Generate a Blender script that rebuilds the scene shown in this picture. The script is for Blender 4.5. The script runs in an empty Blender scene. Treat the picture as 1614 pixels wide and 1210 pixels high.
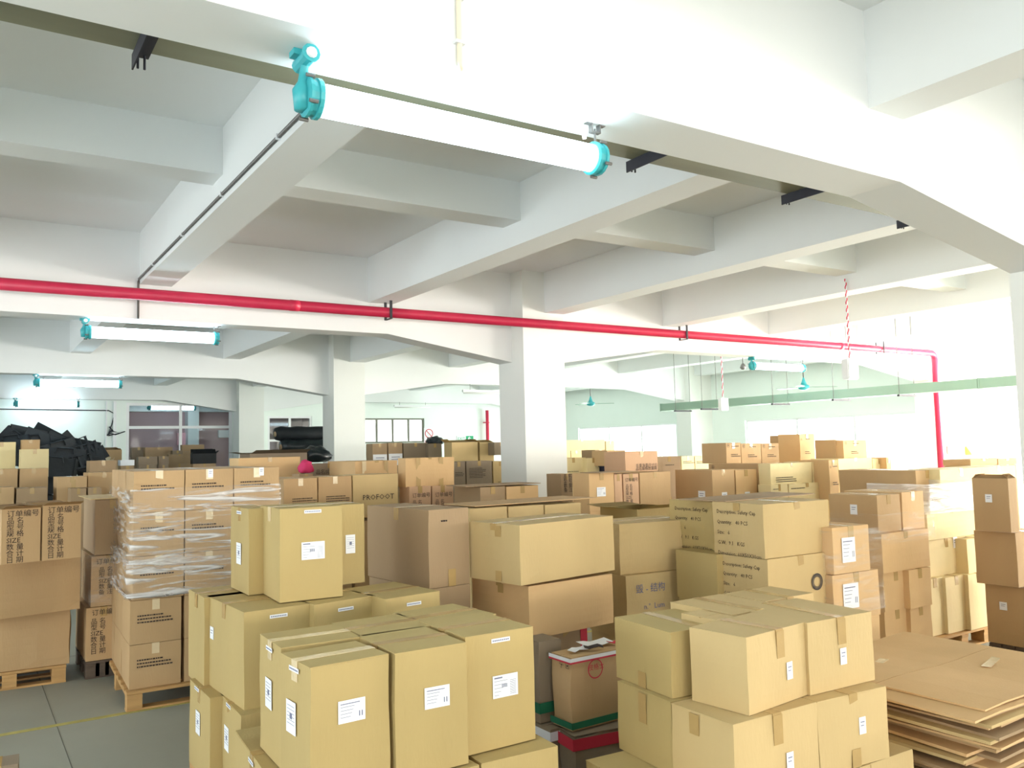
import bpy, bmesh, math, random
from mathutils import Vector, Matrix, noise
random.seed(7)
S = bpy.context.scene
COL = S.collection

# ------------------------------------------------------------------ camera
EYE = 1.7
YAW, PITCH, ROLL, FPX = 0.579758, 0.0755365, -0.0233133, 1328.18
_f = Vector((math.sin(YAW)*math.cos(PITCH), math.cos(YAW)*math.cos(PITCH), math.sin(PITCH)))
_r = Vector((math.cos(YAW), -math.sin(YAW), 0)); _u = _r.cross(_f)
RT = _r*math.cos(ROLL)+_u*math.sin(ROLL); UP = -_r*math.sin(ROLL)+_u*math.cos(ROLL); FW = _f
cam = bpy.data.objects.new('camera', bpy.data.cameras.new('camera')); COL.objects.link(cam)
cam.matrix_world = Matrix(((RT.x, UP.x, -FW.x, 0), (RT.y, UP.y, -FW.y, 0), (RT.z, UP.z, -FW.z, EYE), (0, 0, 0, 1)))
cam.data.sensor_width = 36; cam.data.lens = FPX/1614*36; cam.data.clip_end = 200; cam.data.clip_start = .05
S.camera = cam

# ------------------------------------------------------------------ world, daylight, exposure
W = bpy.data.worlds.new('daylight'); S.world = W; W.use_nodes = True
bg = W.node_tree.nodes['Background']; bg.inputs[0].default_value = (1, .985, .95, 1); bg.inputs[1].default_value = 2.2
vs = S.view_settings; S.display_settings.display_device = 'sRGB'
vs.view_transform = 'Standard'; vs.look = 'None'; vs.gamma = 1; vs.exposure = 1.05; vs.use_curve_mapping = False
try:
    S.cycles.use_denoising = True; S.cycles.max_bounces = 8; S.cycles.diffuse_bounces = 5; S.cycles.transparent_max_bounces = 16
    S.cycles.sample_clamp_indirect = 6
except Exception: pass
def area(name, loc, tgt, sx, sy, power, col):
    l = bpy.data.lights.new(name, 'AREA'); l.shape = 'RECTANGLE'; l.size = sx; l.size_y = sy; l.energy = power; l.color = col
    o = bpy.data.objects.new(name, l); COL.objects.link(o); o.location = loc
    o.rotation_euler = (Vector(tgt)-Vector(loc)).to_track_quat('-Z', 'Y').to_euler(); return o
# daylight entering by the windows of the east wall (x = 16.5) and of the wall behind the photographer (y = -10)
area('daylight_east_window', (16.75, 6.0, 1.75), (0, 6.0, 1.75), 5.0, 2.1, 700, (1, .93, .84))
area('daylight_east_window', (16.75, -.7, 1.75), (0, -.7, 1.75), 5.0, 2.1, 760, (1, .92, .82))
area('daylight_east_window', (16.75, 12.3, 1.65), (0, 12.3, 1.65), 4.4, 1.3, 250, (.95, 1, .95))
area('daylight_east_window', (16.75, 19.2, 1.65), (0, 19.2, 1.65), 4.4, 1.3, 250, (.95, 1, .95))
area('daylight_south_window', (8.5, -10.25, 1.75), (8.5, 0, 1.75), 9.0, 2.1, 400, (1, .93, .84))
area('daylight_south_window', (-1.5, -10.25, 1.75), (-1.5, 0, 1.75), 7.0, 2.1, 230, (1, .95, .88))

area('daylight_west_window', (-6.25, 5.9, 1.9), (0, 5.9, 2.5), 5.2, 2.1, 75, (.72, .89, 1))
area('daylight_west_window', (-6.25, -.7, 1.9), (0, -.7, 2.5), 5.2, 2.1, 75, (.72, .89, 1))
area('daylight_west_window', (-6.25, 12.5, 1.9), (0, 12.5, 2.5), 5.2, 2.1, 60, (.72, .89, 1))

# ------------------------------------------------------------------ photo pixel -> point in the room
CX, CY = 807.0, 605.0
E0 = Vector((0, 0, EYE))
def ray(x, y): return FW+RT*((x-CX)/FPX)+UP*((CY-y)/FPX)
def at_z(x, y, z): d = ray(x, y); return E0+d*((z-EYE)/d.z)
def at_y(x, y, Y): d = ray(x, y); return E0+d*(Y/d.y)
def at_x(x, y, X): d = ray(x, y); return E0+d*(X/d.x)
def z_over(P, x, y):
    d = ray(x, y); t = math.hypot(P.x, P.y)/math.hypot(d.x, d.y); return EYE+d.z*t
def run_to(P, u, x):            # how far along u from P until pixel column x
    n = RT*FPX-FW*(x-CX); v = P-E0; return -(v.dot(n))/(u.dot(n))

# ------------------------------------------------------------------ materials
def lin(c):
    c = c/255.0; return c/12.92 if c <= .04045 else ((c+.055)/1.055)**2.4
def rgb(r, g, b): return (lin(r), lin(g), lin(b), 1)
MATS = {}
def mat(name, col, rough=.7, metal=0, var=.06, scale=6, bump=0, bscale=60, emit=None, estr=0, alpha=None, stretch=None, spec=.5):
    if name in MATS: return MATS[name]
    m = bpy.data.materials.new(name); m.use_nodes = True; nt = m.node_tree; N = nt.nodes; L = nt.links
    b = N['Principled BSDF']; b.inputs['Base Color'].default_value = col; b.inputs['Roughness'].default_value = rough
    b.inputs['Metallic'].default_value = metal; b.inputs['Specular IOR Level'].default_value = spec
    tc = N.new('ShaderNodeTexCoord'); mp = N.new('ShaderNodeMapping'); L.new(tc.outputs['Object'], mp.inputs[0])
    if stretch: mp.inputs['Scale'].default_value = stretch
    if var:
        oi = N.new('ShaderNodeObjectInfo')
        n = N.new('ShaderNodeTexNoise'); n.inputs['Scale'].default_value = scale; n.inputs['Detail'].default_value = 5
        n.noise_dimensions = '4D'
        ml = N.new('ShaderNodeMath'); ml.operation = 'MULTIPLY'; ml.inputs[1].default_value = 20
        L.new(oi.outputs['Random'], ml.inputs[0]); L.new(ml.outputs[0], n.inputs['W']); L.new(mp.outputs[0], n.inputs['Vector'])
        hs = N.new('ShaderNodeHueSaturation'); hs.inputs['Color'].default_value = col
        mr = N.new('ShaderNodeMapRange'); mr.inputs[1].default_value = .25; mr.inputs[2].default_value = .75
        mr.inputs[3].default_value = 1-var; mr.inputs[4].default_value = 1+var
        L.new(n.outputs[0], mr.inputs[0]); L.new(mr.outputs[0], hs.inputs['Value']); L.new(hs.outputs[0], b.inputs['Base Color'])
    if bump:
        n2 = N.new('ShaderNodeTexNoise'); n2.inputs['Scale'].default_value = bscale; n2.inputs['Detail'].default_value = 4
        L.new(mp.outputs[0], n2.inputs['Vector'])
        bp = N.new('ShaderNodeBump'); bp.inputs['Strength'].default_value = bump; bp.inputs['Distance'].default_value = .01
        L.new(n2.outputs[0], bp.inputs['Height']); L.new(bp.outputs[0], b.inputs['Normal'])
    if emit: b.inputs['Emission Color'].default_value = emit; b.inputs['Emission Strength'].default_value = estr
    if alpha is not None: b.inputs['Alpha'].default_value = alpha
    MATS[name] = m; return m
def card(name, c, var=.07): return mat(name, rgb(*c), rough=.72, var=var, scale=3, bump=.12, bscale=90, stretch=(1, 1, .25), spec=.3)
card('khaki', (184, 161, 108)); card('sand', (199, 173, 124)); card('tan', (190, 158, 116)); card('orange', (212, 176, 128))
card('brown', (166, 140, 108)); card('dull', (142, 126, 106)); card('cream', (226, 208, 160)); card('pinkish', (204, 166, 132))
TAPE = mat('packing_tape', rgb(182, 152, 100), rough=.22, var=.05, scale=20, bump=.1, bscale=30)
CLEAR = mat('clear_tape', rgb(226, 206, 168), rough=.15, var=.05, scale=20, bump=.3, bscale=40)
PAPER = mat('paper', rgb(236, 238, 242), rough=.6, var=.02)
INK = mat('ink', rgb(58, 48, 44), rough=.8, var=0)
GREYINK = mat('grey_ink', rgb(120, 124, 150), rough=.8, var=0)
REDINK = mat('red_ink', rgb(196, 44, 66), rough=.7, var=0)
GREENINK = mat('green_print', rgb(20, 104, 74), rough=.6, var=0)
PAINT = mat('white_wall_paint', rgb(232, 235, 235), rough=.75, var=.02, scale=1.2, bump=.08, bscale=12)
MINT = mat('pale_mint_wall_paint', rgb(234, 243, 238), rough=.75, var=.03, scale=1, bump=.08, bscale=12)
PAINTC = mat('white_column_paint', rgb(232, 234, 230), rough=.75, var=.02, scale=1.2, bump=.08, bscale=12)
RED = mat('red_pipe_paint', rgb(210, 42, 78), rough=.4, var=.08, scale=8)
TEAL = mat('teal_cast_paint', rgb(58, 168, 176), rough=.4, var=.06, scale=20)
DARKM = mat('dark_steel', rgb(36, 36, 46), rough=.6, var=.2, scale=30)
STEEL = mat('grey_steel', rgb(120, 118, 116), rough=.45, metal=.5, var=.1, scale=20)
GALV = mat('galvanised_tray', rgb(140, 140, 118), rough=.5, metal=.2, var=.25, scale=2, stretch=(.3, 2, 2))
TRUNK = mat('cream_plastic_trunking', rgb(232, 222, 200), rough=.5, var=.03)
DUCTM = mat('pale_green_duct_paint', rgb(140, 168, 150), rough=.5, var=.05, scale=2)
WHITEM = mat('white_painted_metal', rgb(232, 234, 236), rough=.4, var=.02)
BLACKF = mat('black_plastic', rgb(18, 25, 30), rough=.65, var=.3, scale=8, bump=.4, bscale=15)
BLACKP = mat('black_polythene', rgb(20, 30, 34), rough=.3, var=.3, scale=6, bump=.9, bscale=14)
WOOD = mat('pallet_wood', rgb(190, 150, 96), rough=.8, var=.2, scale=8, bump=.3, bscale=50, stretch=(.3, 3, 3))
DWOOD = mat('dark_pallet_wood', rgb(92, 78, 66), rough=.8, var=.2, scale=8, bump=.3, bscale=50, stretch=(.3, 3, 3))
TUBE = mat('lit_lamp_diffuser', rgb(250, 252, 255), rough=.4, var=0, emit=(.68, .89, 1, 1), estr=9)
TUBEOFF = mat('unlit_tube', rgb(236, 238, 236), rough=.3, var=0)
NAVY = mat('navy_plastic', rgb(22, 30, 62), rough=.6, var=.2)
PINK = mat('pink_cloth', rgb(206, 52, 104), rough=.8, var=.15)
# concrete floor with stains and fine joints
FLOOR = mat('concrete_floor', rgb(150, 152, 140), rough=.6, var=.13, scale=.9, bump=.15, bscale=14)
YLINE = mat('worn_yellow_line', rgb(176, 166, 96), rough=.7, var=.25, scale=12)
def film_mat(name, lo, hi, scl=(1.6, 1.6, 14)):
    m = bpy.data.materials.new(name); m.use_nodes = True; nt = m.node_tree; N = nt.nodes; L = nt.links
    out = N['Material Output']; b = N['Principled BSDF']; b.inputs['Base Color'].default_value = (.9, .9, .9, 1); b.inputs['Roughness'].default_value = .12
    tc = N.new('ShaderNodeTexCoord'); mp = N.new('ShaderNodeMapping'); mp.inputs['Scale'].default_value = scl
    mp.inputs['Rotation'].default_value = (.1, .28, 0)
    L.new(tc.outputs['Object'], mp.inputs[0]); n = N.new('ShaderNodeTexNoise'); n.inputs['Scale'].default_value = 1.6
    n.inputs['Detail'].default_value = 8; n.inputs['Distortion'].default_value = 1.1; L.new(mp.outputs[0], n.inputs['Vector'])
    r = N.new('ShaderNodeMapRange'); r.inputs[1].default_value = .48; r.inputs[2].default_value = .68; r.inputs[3].default_value = lo; r.inputs[4].default_value = hi
    L.new(n.outputs[0], r.inputs[0]); t = N.new('ShaderNodeBsdfTransparent'); mx = N.new('ShaderNodeMixShader')
    bp = N.new('ShaderNodeBump'); bp.inputs['Strength'].default_value = .8; bp.inputs['Distance'].default_value = .02
    L.new(n.outputs[0], bp.inputs['Height']); L.new(bp.outputs[0], b.inputs['Normal'])
    L.new(r.outputs[0], mx.inputs[0]); L.new(t.outputs[0], mx.inputs[1]); L.new(b.outputs[0], mx.inputs[2]); L.new(mx.outputs[0], out.inputs[0])
    return m
FILM = film_mat('stretch_film', .06, .8)
FILMT = film_mat('thin_stretch_film', .03, .22)
FILMW = film_mat('cloudy_stretch_film', .35, .95)
def glass_mat():
    m = bpy.data.materials.new('window_glass'); m.use_nodes = True; nt = m.node_tree; N = nt.nodes; L = nt.links
    g = N.new('ShaderNodeBsdfGlossy'); g.inputs['Roughness'].default_value = .03
    t = N.new('ShaderNodeBsdfTransparent'); t.inputs[0].default_value = (.92, .95, .94, 1)
    fr = N.new('ShaderNodeLayerWeight'); fr.inputs[0].default_value = .25
    mx = N.new('ShaderNodeMixShader'); L.new(fr.outputs['Facing'], mx.inputs[0]); L.new(t.outputs[0], mx.inputs[1]); L.new(g.outputs[0], mx.inputs[2])
    L.new(mx.outputs[0], N['Material Output'].inputs[0]); return m
GLASS = glass_mat()

# ------------------------------------------------------------------ mesh helpers
def new_obj(name, me, m, parent=None):
    if m and not me.materials: me.materials.append(m)
    o = bpy.data.objects.new(name, me); COL.objects.link(o)
    if parent: o.parent = parent
    return o
def obj(name, bm, m, parent=None, smooth=False):
    me = bpy.data.meshes.new(name); bm.to_mesh(me); bm.free()
    if smooth:
        for p in me.polygons: p.use_smooth = True
    return new_obj(name, me, m, parent)
def BM(): return bmesh.new()
def bx(bm, x0, x1, y0, y1, z0, z1, mtx=None):
    vs_ = [bm.verts.new((x, y, z)) for z in (z0, z1) for (x, y) in ((x0, y0), (x1, y0), (x1, y1), (x0, y1))]
    for f in ((3, 2, 1, 0), (4, 5, 6, 7), (0, 1, 5, 4), (1, 2, 6, 5), (2, 3, 7, 6), (3, 0, 4, 7)): bm.faces.new([vs_[i] for i in f])
    if mtx:
        for v in vs_: v.co = mtx @ v.co
    return vs_
def box(name, x0, x1, y0, y1, z0, z1, m, parent=None):
    bm = BM(); bx(bm, x0, x1, y0, y1, z0, z1); return obj(name, bm, m, parent)
def tube(bm, pts, r, n=10, caps=True):
    pts = [Vector(p) for p in pts]; rings = []
    for i, p in enumerate(pts):
        a = pts[max(i-1, 0)]; b = pts[min(i+1, len(pts)-1)]; d = (b-a).normalized()
        ref = Vector((0, 0, 1)) if abs(d.z) < .9 else Vector((1, 0, 0))
        s = d.cross(ref).normalized(); t = s.cross(d)
        rr = r[i] if isinstance(r, (list, tuple)) else r
        rings.append([bm.verts.new(p+(s*math.cos(2*math.pi*k/n)+t*math.sin(2*math.pi*k/n))*rr) for k in range(n)])
    for a, b in zip(rings, rings[1:]):
        for k in range(n): bm.faces.new((a[k], a[(k+1) % n], b[(k+1) % n], b[k]))
    if caps: bm.faces.new(rings[0][::-1]); bm.faces.new(rings[-1])
def prism(bm, poly, axis, a, b):        # poly: list of (u,v); extruded a..b along axis ('y': poly is x,z ; 'x': poly is y,z)
    mk = (lambda u, v, w: (u, w, v)) if axis == 'y' else ((lambda u, v, w: (w, u, v)) if axis == 'x' else (lambda u, v, w: (u, v, w)))
    A = [bm.verts.new(mk(u, v, a)) for u, v in poly]; B = [bm.verts.new(mk(u, v, b)) for u, v in poly]
    n = len(poly)
    for i in range(n): bm.faces.new((A[i], A[(i+1) % n], B[(i+1) % n], B[i]))
    bm.faces.new(A[::-1]); bm.faces.new(B); bmesh.ops.recalc_face_normals(bm, faces=bm.faces[:])
def tag(o, label=None, cat=None, group=None, kind=None):
    if label: o['label'] = label
    if cat: o['category'] = cat
    if group: o['group'] = group
    if kind: o['kind'] = kind
    return o
def thing(name, label, cat, loc=(0, 0, 0), rz=0, group=None):
    o = bpy.data.objects.new(name, None); COL.objects.link(o); o.location = loc; o.rotation_euler = (0, 0, rz); o.empty_display_size = .1
    return tag(o, label, cat, group)
def struct(o, label=None): o['kind'] = 'structure'; (label and o.__setitem__('label', label)); return o
_tm = {}
def text_mesh(s, size):
    if (s, size) in _tm: return _tm[(s, size)]
    c = bpy.data.curves.new('print', 'FONT'); c.body = s; c.size = size; c.resolution_u = 1; c.align_x = 'LEFT'; c.space_line = .95
    o = bpy.data.objects.new('print_tmp', c); COL.objects.link(o)
    bpy.context.view_layer.update(); dg = bpy.context.evaluated_depsgraph_get()
    me = bpy.data.meshes.new_from_object(o.evaluated_get(dg)); bpy.data.objects.remove(o)
    me.materials.clear(); _tm[(s, size)] = me; return me

# ================================================================== THE BUILDING
ZS, ZM, ZB, ZT, ZH = 4.0, 3.1, 3.46, 3.66, 2.82      # slab, main beam, secondary, tertiary, haunch
MAINS = [-10.64, -4.02, 2.6, 9.22, 15.84, 22.5]
COLX = [(-3.63, -2.97), (6.05, 6.70), (15.72, 16.38)]
SECX = [-5.75, -3.35, -.93, 1.50, 4.02, 6.40, 8.76, 11.12, 13.5, 15.9]
XL, XR, YF, YN = -6.0, 16.5, 22.9, -10.0
struct(box('floor', XL-.2, XR+.2, YN-.2, YF+4.0, -.15, 0, FLOOR), 'grey concrete floor with a worn yellow line')
ceiling = struct(box('ceiling', XL-.2, XR+.2, YN-.2, YF+4.0, ZS, ZS+.2, PAINT), 'white painted concrete coffered ceiling')
prof = [(XL, ZS), (XL, ZM)]
for (a, b) in COLX: prof += [(a-1.78, ZM), (a, ZH), (b, ZH), (b+1.95, ZM)] if b < 16 else [(a-1.8, ZM), (a, ZH), (XR, ZH)]
prof += [(XR, ZS)]
prof = [(max(x, XL), z) for x, z in prof]
for y in MAINS:
    bm = BM(); prism(bm, prof, 'y', y, y+.32); obj('main_beam', bm, PAINT, ceiling)
for i, x in enumerate(SECX):
    for a, b in zip(MAINS, MAINS[1:]):
        box('secondary_beam', x, x+.31, a+.32, b, ZB, ZS, PAINT, ceiling)
for a, b in zip(MAINS, MAINS[1:]):
    yc = (a+.32+b)/2
    for x0, x1 in zip(SECX, SECX[1:]):
        box('tertiary_beam', x0+.31, x1, yc-.13, yc+.15, ZT, ZS, PAINT, ceiling)
for (x0, x1) in COLX:
    for y in MAINS[1:]:
        if x0 > 15: y0, y1, xa = y-.2, y+.32, XR
        else: y0, y1, xa = y-.27, y+.33, x1
        struct(box('column', x0, xa, y0, y1, 0, ZS, PAINTC), 'white square concrete column under a main beam')
# walls -----------------------------------------------------------------
def wall_with_holes(name, axis, pos, th, a0, a1, z0, z1, holes, m, label):
    """wall made of the rectangles left between holes (a0,a1,z0,z1), one mesh"""
    bm = BM(); xs = sorted(set([a0, a1]+[h[0] for h in holes]+[h[1] for h in holes])); zs = sorted(set([z0, z1]+[h[2] for h in holes]+[h[3] for h in holes]))
    for xa, xb in zip(xs, xs[1:]):
        for za, zb in zip(zs, zs[1:]):
            mx, mz = (xa+xb)/2, (za+zb)/2
            if any(h[0] < mx < h[1] and h[2] < mz < h[3] for h in holes): continue
            if axis == 'y': bx(bm, xa, xb, pos, pos+th, za, zb)
            else: bx(bm, pos, pos+th, xa, xb, za, zb)
    return struct(obj(name, bm, m), label)
nwin = [0]
def window(axis, pos, a0, a1, z0, z1, nmull, trans, m=WHITEM, label='', fr=.05, glass=True):
    nwin[0] += 1
    w = bpy.data.objects.new('window_%d' % nwin[0], None); COL.objects.link(w); struct(w, label)
    w.location = (a0, pos, z0) if axis == 'y' else (pos, a0, z0)
    def part(name, u0, u1, v0, v1, d0, d1, mm):
        bm = BM()
        if axis == 'y': bx(bm, u0-a0, u1-a0, d0, d1, v0-z0, v1-z0)
        else: bx(bm, d0, d1, u0-a0, u1-a0, v0-z0, v1-z0)
        return obj(name, bm, mm, w)
    bm = BM()
    for (u0, u1, v0, v1) in ((a0, a1, z0, z0+fr), (a0, a1, z1-fr, z1), (a0, a0+fr, z0+fr, z1-fr), (a1-fr, a1, z0+fr, z1-fr)):
        if axis == 'y': bx(bm, u0-a0, u1-a0, 0, .06, v0-z0, v1-z0)
        else: bx(bm, 0, .06, u0-a0, u1-a0, v0-z0, v1-z0)
    obj('window_frame', bm, m, w)
    us = [a0+(a1-a0)*k/nmull for k in range(nmull+1)]
    for u in us[1:-1]: part('mullion', u-fr/2, u+fr/2, z0+fr, z1-fr, .005, .055, m)
    if trans:
        for u0, u1 in zip(us, us[1:]): part('transom', u0+fr/2+.001, u1-fr/2-.001, trans-fr/2, trans+fr/2, .008, .052, m)
    if glass:
        for u0, u1 in zip(us, us[1:]):
            zz = [z0+fr/2, trans, z1-fr/2] if trans else [z0+fr/2, z1-fr/2]
            for v0, v1 in zip(zz, zz[1:]): part('pane', u0+.01, u1-.01, v0, v1, .025, .031, GLASS)
    return w
# back wall, y = 22.9
zc0, zc1 = at_y(668, 697, YF).z, at_y(668, 659, YF).z
back_holes = [(3.45, 6.05, .9, 3.05), (7.0, 8.25, 1.2, 2.72), (9.2, 11.78, zc0, zc1)]
wall_with_holes('wall_back', 'y', YF, .2, XL, XR, 0, ZS, back_holes, MINT, 'pale mint back wall')
window('y', YF+.02, 3.45, 6.05, .9, 3.05, 2, 2.43, label='white framed glass partition of tall panes', fr=.07)
window('y', YF+.02, 7.0, 8.25, 1.2, 2.72, 2, 2.05, label='white framed window between the left columns', fr=.06)
window('y', YF+.02, 9.2, 11.78, zc0, zc1, 5, None, m=mat('olive_frame', rgb(120, 122, 110), var=.05), label='grey framed window beside the prohibition sign', fr=.05)
MAUVE = mat('mauve_office_wall', rgb(178, 148, 152), rough=.7, var=.05, scale=1)
MAUVED = mat('dark_purple_cloth', rgb(70, 54, 66), rough=.7, var=.1, scale=2)
struct(box('wall_office_back', 2.6, 8.9, 25.6, 25.7, 0, 4.0, MAUVE), 'mauve wall of the office behind the glass')
struct(box('wall_office_left', 2.5, 2.6, YF+.2, 25.7, 0, 4.0, MAUVE)); struct(box('wall_office_right', 8.9, 9.0, YF+.2, 25.7, 0, 4.0, MAUVE))
struct(box('trim_1', 2.6, 8.9, 25.3, 25.6, 2.95, 3.45, PAINT), 'pale band standing in for the beam mirrored in the glass')  # solid light band in place of a beam reflected by the panes
struct(box('trim_2', 5.42, 5.72, 25.2, 25.6, 0, 4, PAINT), 'pale pillar inside the office')
box_ = box('reflection_panel', 5.2, 5.42, 25.5, 25.6, 2.0, 2.35, mat('pink_reflection', rgb(236, 180, 190), var=.05)); tag(box_, 'pale pink panel standing in for a shape mirrored in the glass', 'reflection')  # pink reflection in the glass, put in as a coloured panel
box_ = box('reflection_panel', 6.35, 7.3, 25.5, 25.6, 2.2, 2.42, PAPER); tag(box_, 'white strip standing in for a bright reflection, right pane of the partition', 'reflection')  # bright reflection of the right pane, put in as a white panel
# east wall x = 16.5
east = [(3.3, 8.7, .8, 2.85), (-3.3, 2.0, .8, 2.85), (-9.6, -4.5, .8, 2.85), (9.95, 14.55, .95, 2.25), (17.0, 21.4, .95, 2.28)]
wall_with_holes('wall_right', 'x', XR, .2, YN, YF, 0, ZS, east, MINT, 'pale mint side wall with wide bright windows')
for k, (a, b, c, d) in enumerate(east):
    window('x', XR+.05, a, b, c, d, 3, None if k > 2 else 2.2, label=['wide bright window of the nearest bay', 'wide window beside the camera bay', 'wide window behind the camera', 'low wide window behind the carton stacks', 'far low window beside the ceiling fan'][k], glass=(k > 2))
wall_with_holes('wall_front', 'y', YN-.2, .2, XL, XR, 0, ZS, [(4, 13, .8, 2.85), (-5, 2, .8, 2.85)], PAINT, 'white wall behind the photographer')
window('y', YN-.15, 4, 13, .8, 2.85, 6, 2.2, label='long window behind the photographer, right', glass=False)
window('y', YN-.15, -5, 2, .8, 2.85, 5, 2.2, label='long window behind the photographer, left', glass=False)
west = [(3.3, 8.7, .8, 2.85), (-3.3, 2.0, .8, 2.85), (9.9, 15.3, .8, 2.85)]
wall_with_holes('wall_left', 'x', XL-.2, .2, YN, YF, 0, ZS, west, PAINT, 'white wall with windows, outside the picture at left')
for a, b, c, d in west: window('x', XL-.15, a, b, c, d, 4, 2.2, label='wide window in the left wall, '+{3.3: 'nearest bay', -3.3: 'beside the camera', 9.9: 'far bay'}[a], glass=False)
JOINT = mat('floor_joint', rgb(104, 106, 98), rough=.8, var=.2, scale=4)
# floor line and joints
ln = box('floor_line', XL, .0, 6.225, 6.275, 0, .003, YLINE); ln.location = (0, 0, 0)
bpy.data.objects.remove(ln)
ln = box('floor_line', XL, 15.5, 6.22, 6.27, .0005, .003, YLINE); tag(ln, 'worn yellow line painted across the concrete floor', 'floor marking')
for x in (-2.6, .55, 3.7): struct(box('trim_3', x, x+.005, YN, YF, .0, .0012, JOINT), 'thin joint in the floor')
for y in (4.3, 8.3): struct(box('trim_3', XL, XR, y, y+.005, .0, .0012, JOINT), 'thin joint in the floor')

# ================================================================== SERVICES UNDER THE CEILING
def rod(name, pts, r, m, parent=None, n=8): bm = BM(); tube(bm, pts, r, n); return obj(name, bm, m, parent, True)
# lamps: gas-tight tube lights with teal end caps
def lamp(x0, x1, y, z, label, lit=True, near=False):
    t = thing('tube_light', label, 'lamp', ((x0+x1)/2, y, z), 0, 'gas-tight tube lights' if lit else 'unlit tube lights')
    h = (x1-x0)/2
    if lit:
        bm = BM(); tube(bm, [(-h+.06, 0, 0), (h-.05, 0, 0)], .058, 20); obj('diffuser', bm, TUBE, t, True)
        for s, nm in ((-1, 'end_cap'), (1, 'end_cap')):
            bm = BM(); e = h if s > 0 else h
            xs = [(e-.052, .064), (e-.045, .072), (e-.03, .072), (e-.028, .064), (e-.012, .064), (e-.010, .07), (e+.002, .07), (e+.006, .05)]
            tube(bm, [(s*a, 0, 0) for a, r in xs], [r for a, r in xs], 18); o = obj(nm, bm, TEAL, t)
            for k in range(4):
                an = k*math.pi/2+.5; bm = BM(); tube(bm, [(s*(e-.02), math.cos(an)*.076, math.sin(an)*.076), (s*(e+.012), math.cos(an)*.076, math.sin(an)*.076)], .007, 6); obj('screw', bm, STEEL, o)
        up = ZM-z
        # left: cast arm with junction box
        bm = BM(); tube(bm, [(-h-.012, 0, -.05), (-h-.015, 0, .02), (-h-.012, 0, .05), (-h-.01, -.015, up-.055), (-h-.01, -.02, up-.03)], [.03, .034, .018, .015, .018], 12); obj('hanger_arm', bm, TEAL, t, True)
        bm = BM(); tube(bm, [(-h-.01, -.075, up-.03), (-h-.01, .045, up-.03)], [.026, .026], 12)
        tube(bm, [(-h-.01, -.085, up-.03), (-h-.01, -.075, up-.03)], [.032, .032], 12)
        bx(bm, -h-.055, -h+.035, -.035, .015, up-.022, up-.001); jb = obj('junction_box', bm, TEAL, t)
        bm = BM(); tube(bm, [(-h-.01, -.087, up-.03), (-h-.01, -.096, up-.03)], [.02, .016], 10); obj('gland', bm, WHITEM, jb)
        # right: threaded rod in a U bracket
        bm = BM(); tube(bm, [(h-.02, 0, .06), (h-.02, 0, up-.02)], .005, 6); obj('threaded_rod', bm, STEEL, t)
        bm = BM()
        bx(bm, h-.045, h-.038, -.012, .012, up-.035, up-.004); bx(bm, h-.002, h+.005, -.012, .012, up-.035, up-.004)
        bx(bm, h-.045, h+.005, -.012, .012, up-.04, up-.034); bx(bm, h-.07, h-.038, -.012, .012, up-.005, up); bx(bm, h-.002, h+.03, -.012, .012, up-.005, up)
        obj('bracket', bm, STEEL, t)
    else:
        bm = BM(); bx(bm, -h, h, -.03, .03, .02, .07); obj('fitting', bm, WHITEM, t)
        bm = BM(); tube(bm, [(-h+.02, 0, 0), (h-.02, 0, 0)], .016, 8); obj('tube', bm, TUBEOFF, t, True)
        for s in (-1, 1): bm = BM(); tube(bm, [(s*h*.7, 0, .07), (s*h*.7, 0, ZM-z)], .005, 6); obj('threaded_rod', bm, STEEL, t)
    return t
lamp(.99, 2.31, 2.79, 2.945, 'large glowing tube light with teal end caps under the nearest beam')
lamp(1.03, 2.33, 9.4, 2.965, 'glowing tube light under the second beam, above the left stacks')
lamp(1.03, 2.33, 16.0, 2.965, 'smaller glowing tube light under the third beam at far left')
lamp(1.03, 2.33, 22.3, 2.965, 'smallest glowing tube light by the mint back wall')
P = at_y(1185, 580, 9.4); Q = at_y(1248, 580, 9.4)
lamp(P.x, P.x+1.3, 9.4, 2.955, 'glowing tube light hanging right of the broad column')
P = at_y(729, 609, 15.7); lamp(P.x, P.x+1.25, 15.7, 2.9, 'unlit white tube fitting under the third beam left of the broad column', False)
P = at_y(621, 640, 22.3); lamp(P.x, P.x+1.2, 22.3, 2.95, 'unlit white tube fitting above the grey framed window', False)
P = at_y(975, 582, 12.0)
for xx, yy in ((-4.2, 2.79), (-4.2, 9.4), (-4.2, 16.0), (1.0, -3.83), (-4.2, -3.83), (8.8, -3.83), (8.8, 2.79)):
    lamp(xx, xx+1.3, yy, 2.955, 'added fill tube light further along the rows, outside the picture')  # unseen tubes, added to raise the ambient light in the hall
lamp(4.2, 5.4, 24.2, 3.0, 'added tube light brightening the office behind the glass partition')  # added lamp so the room behind the panes is lit
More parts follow.
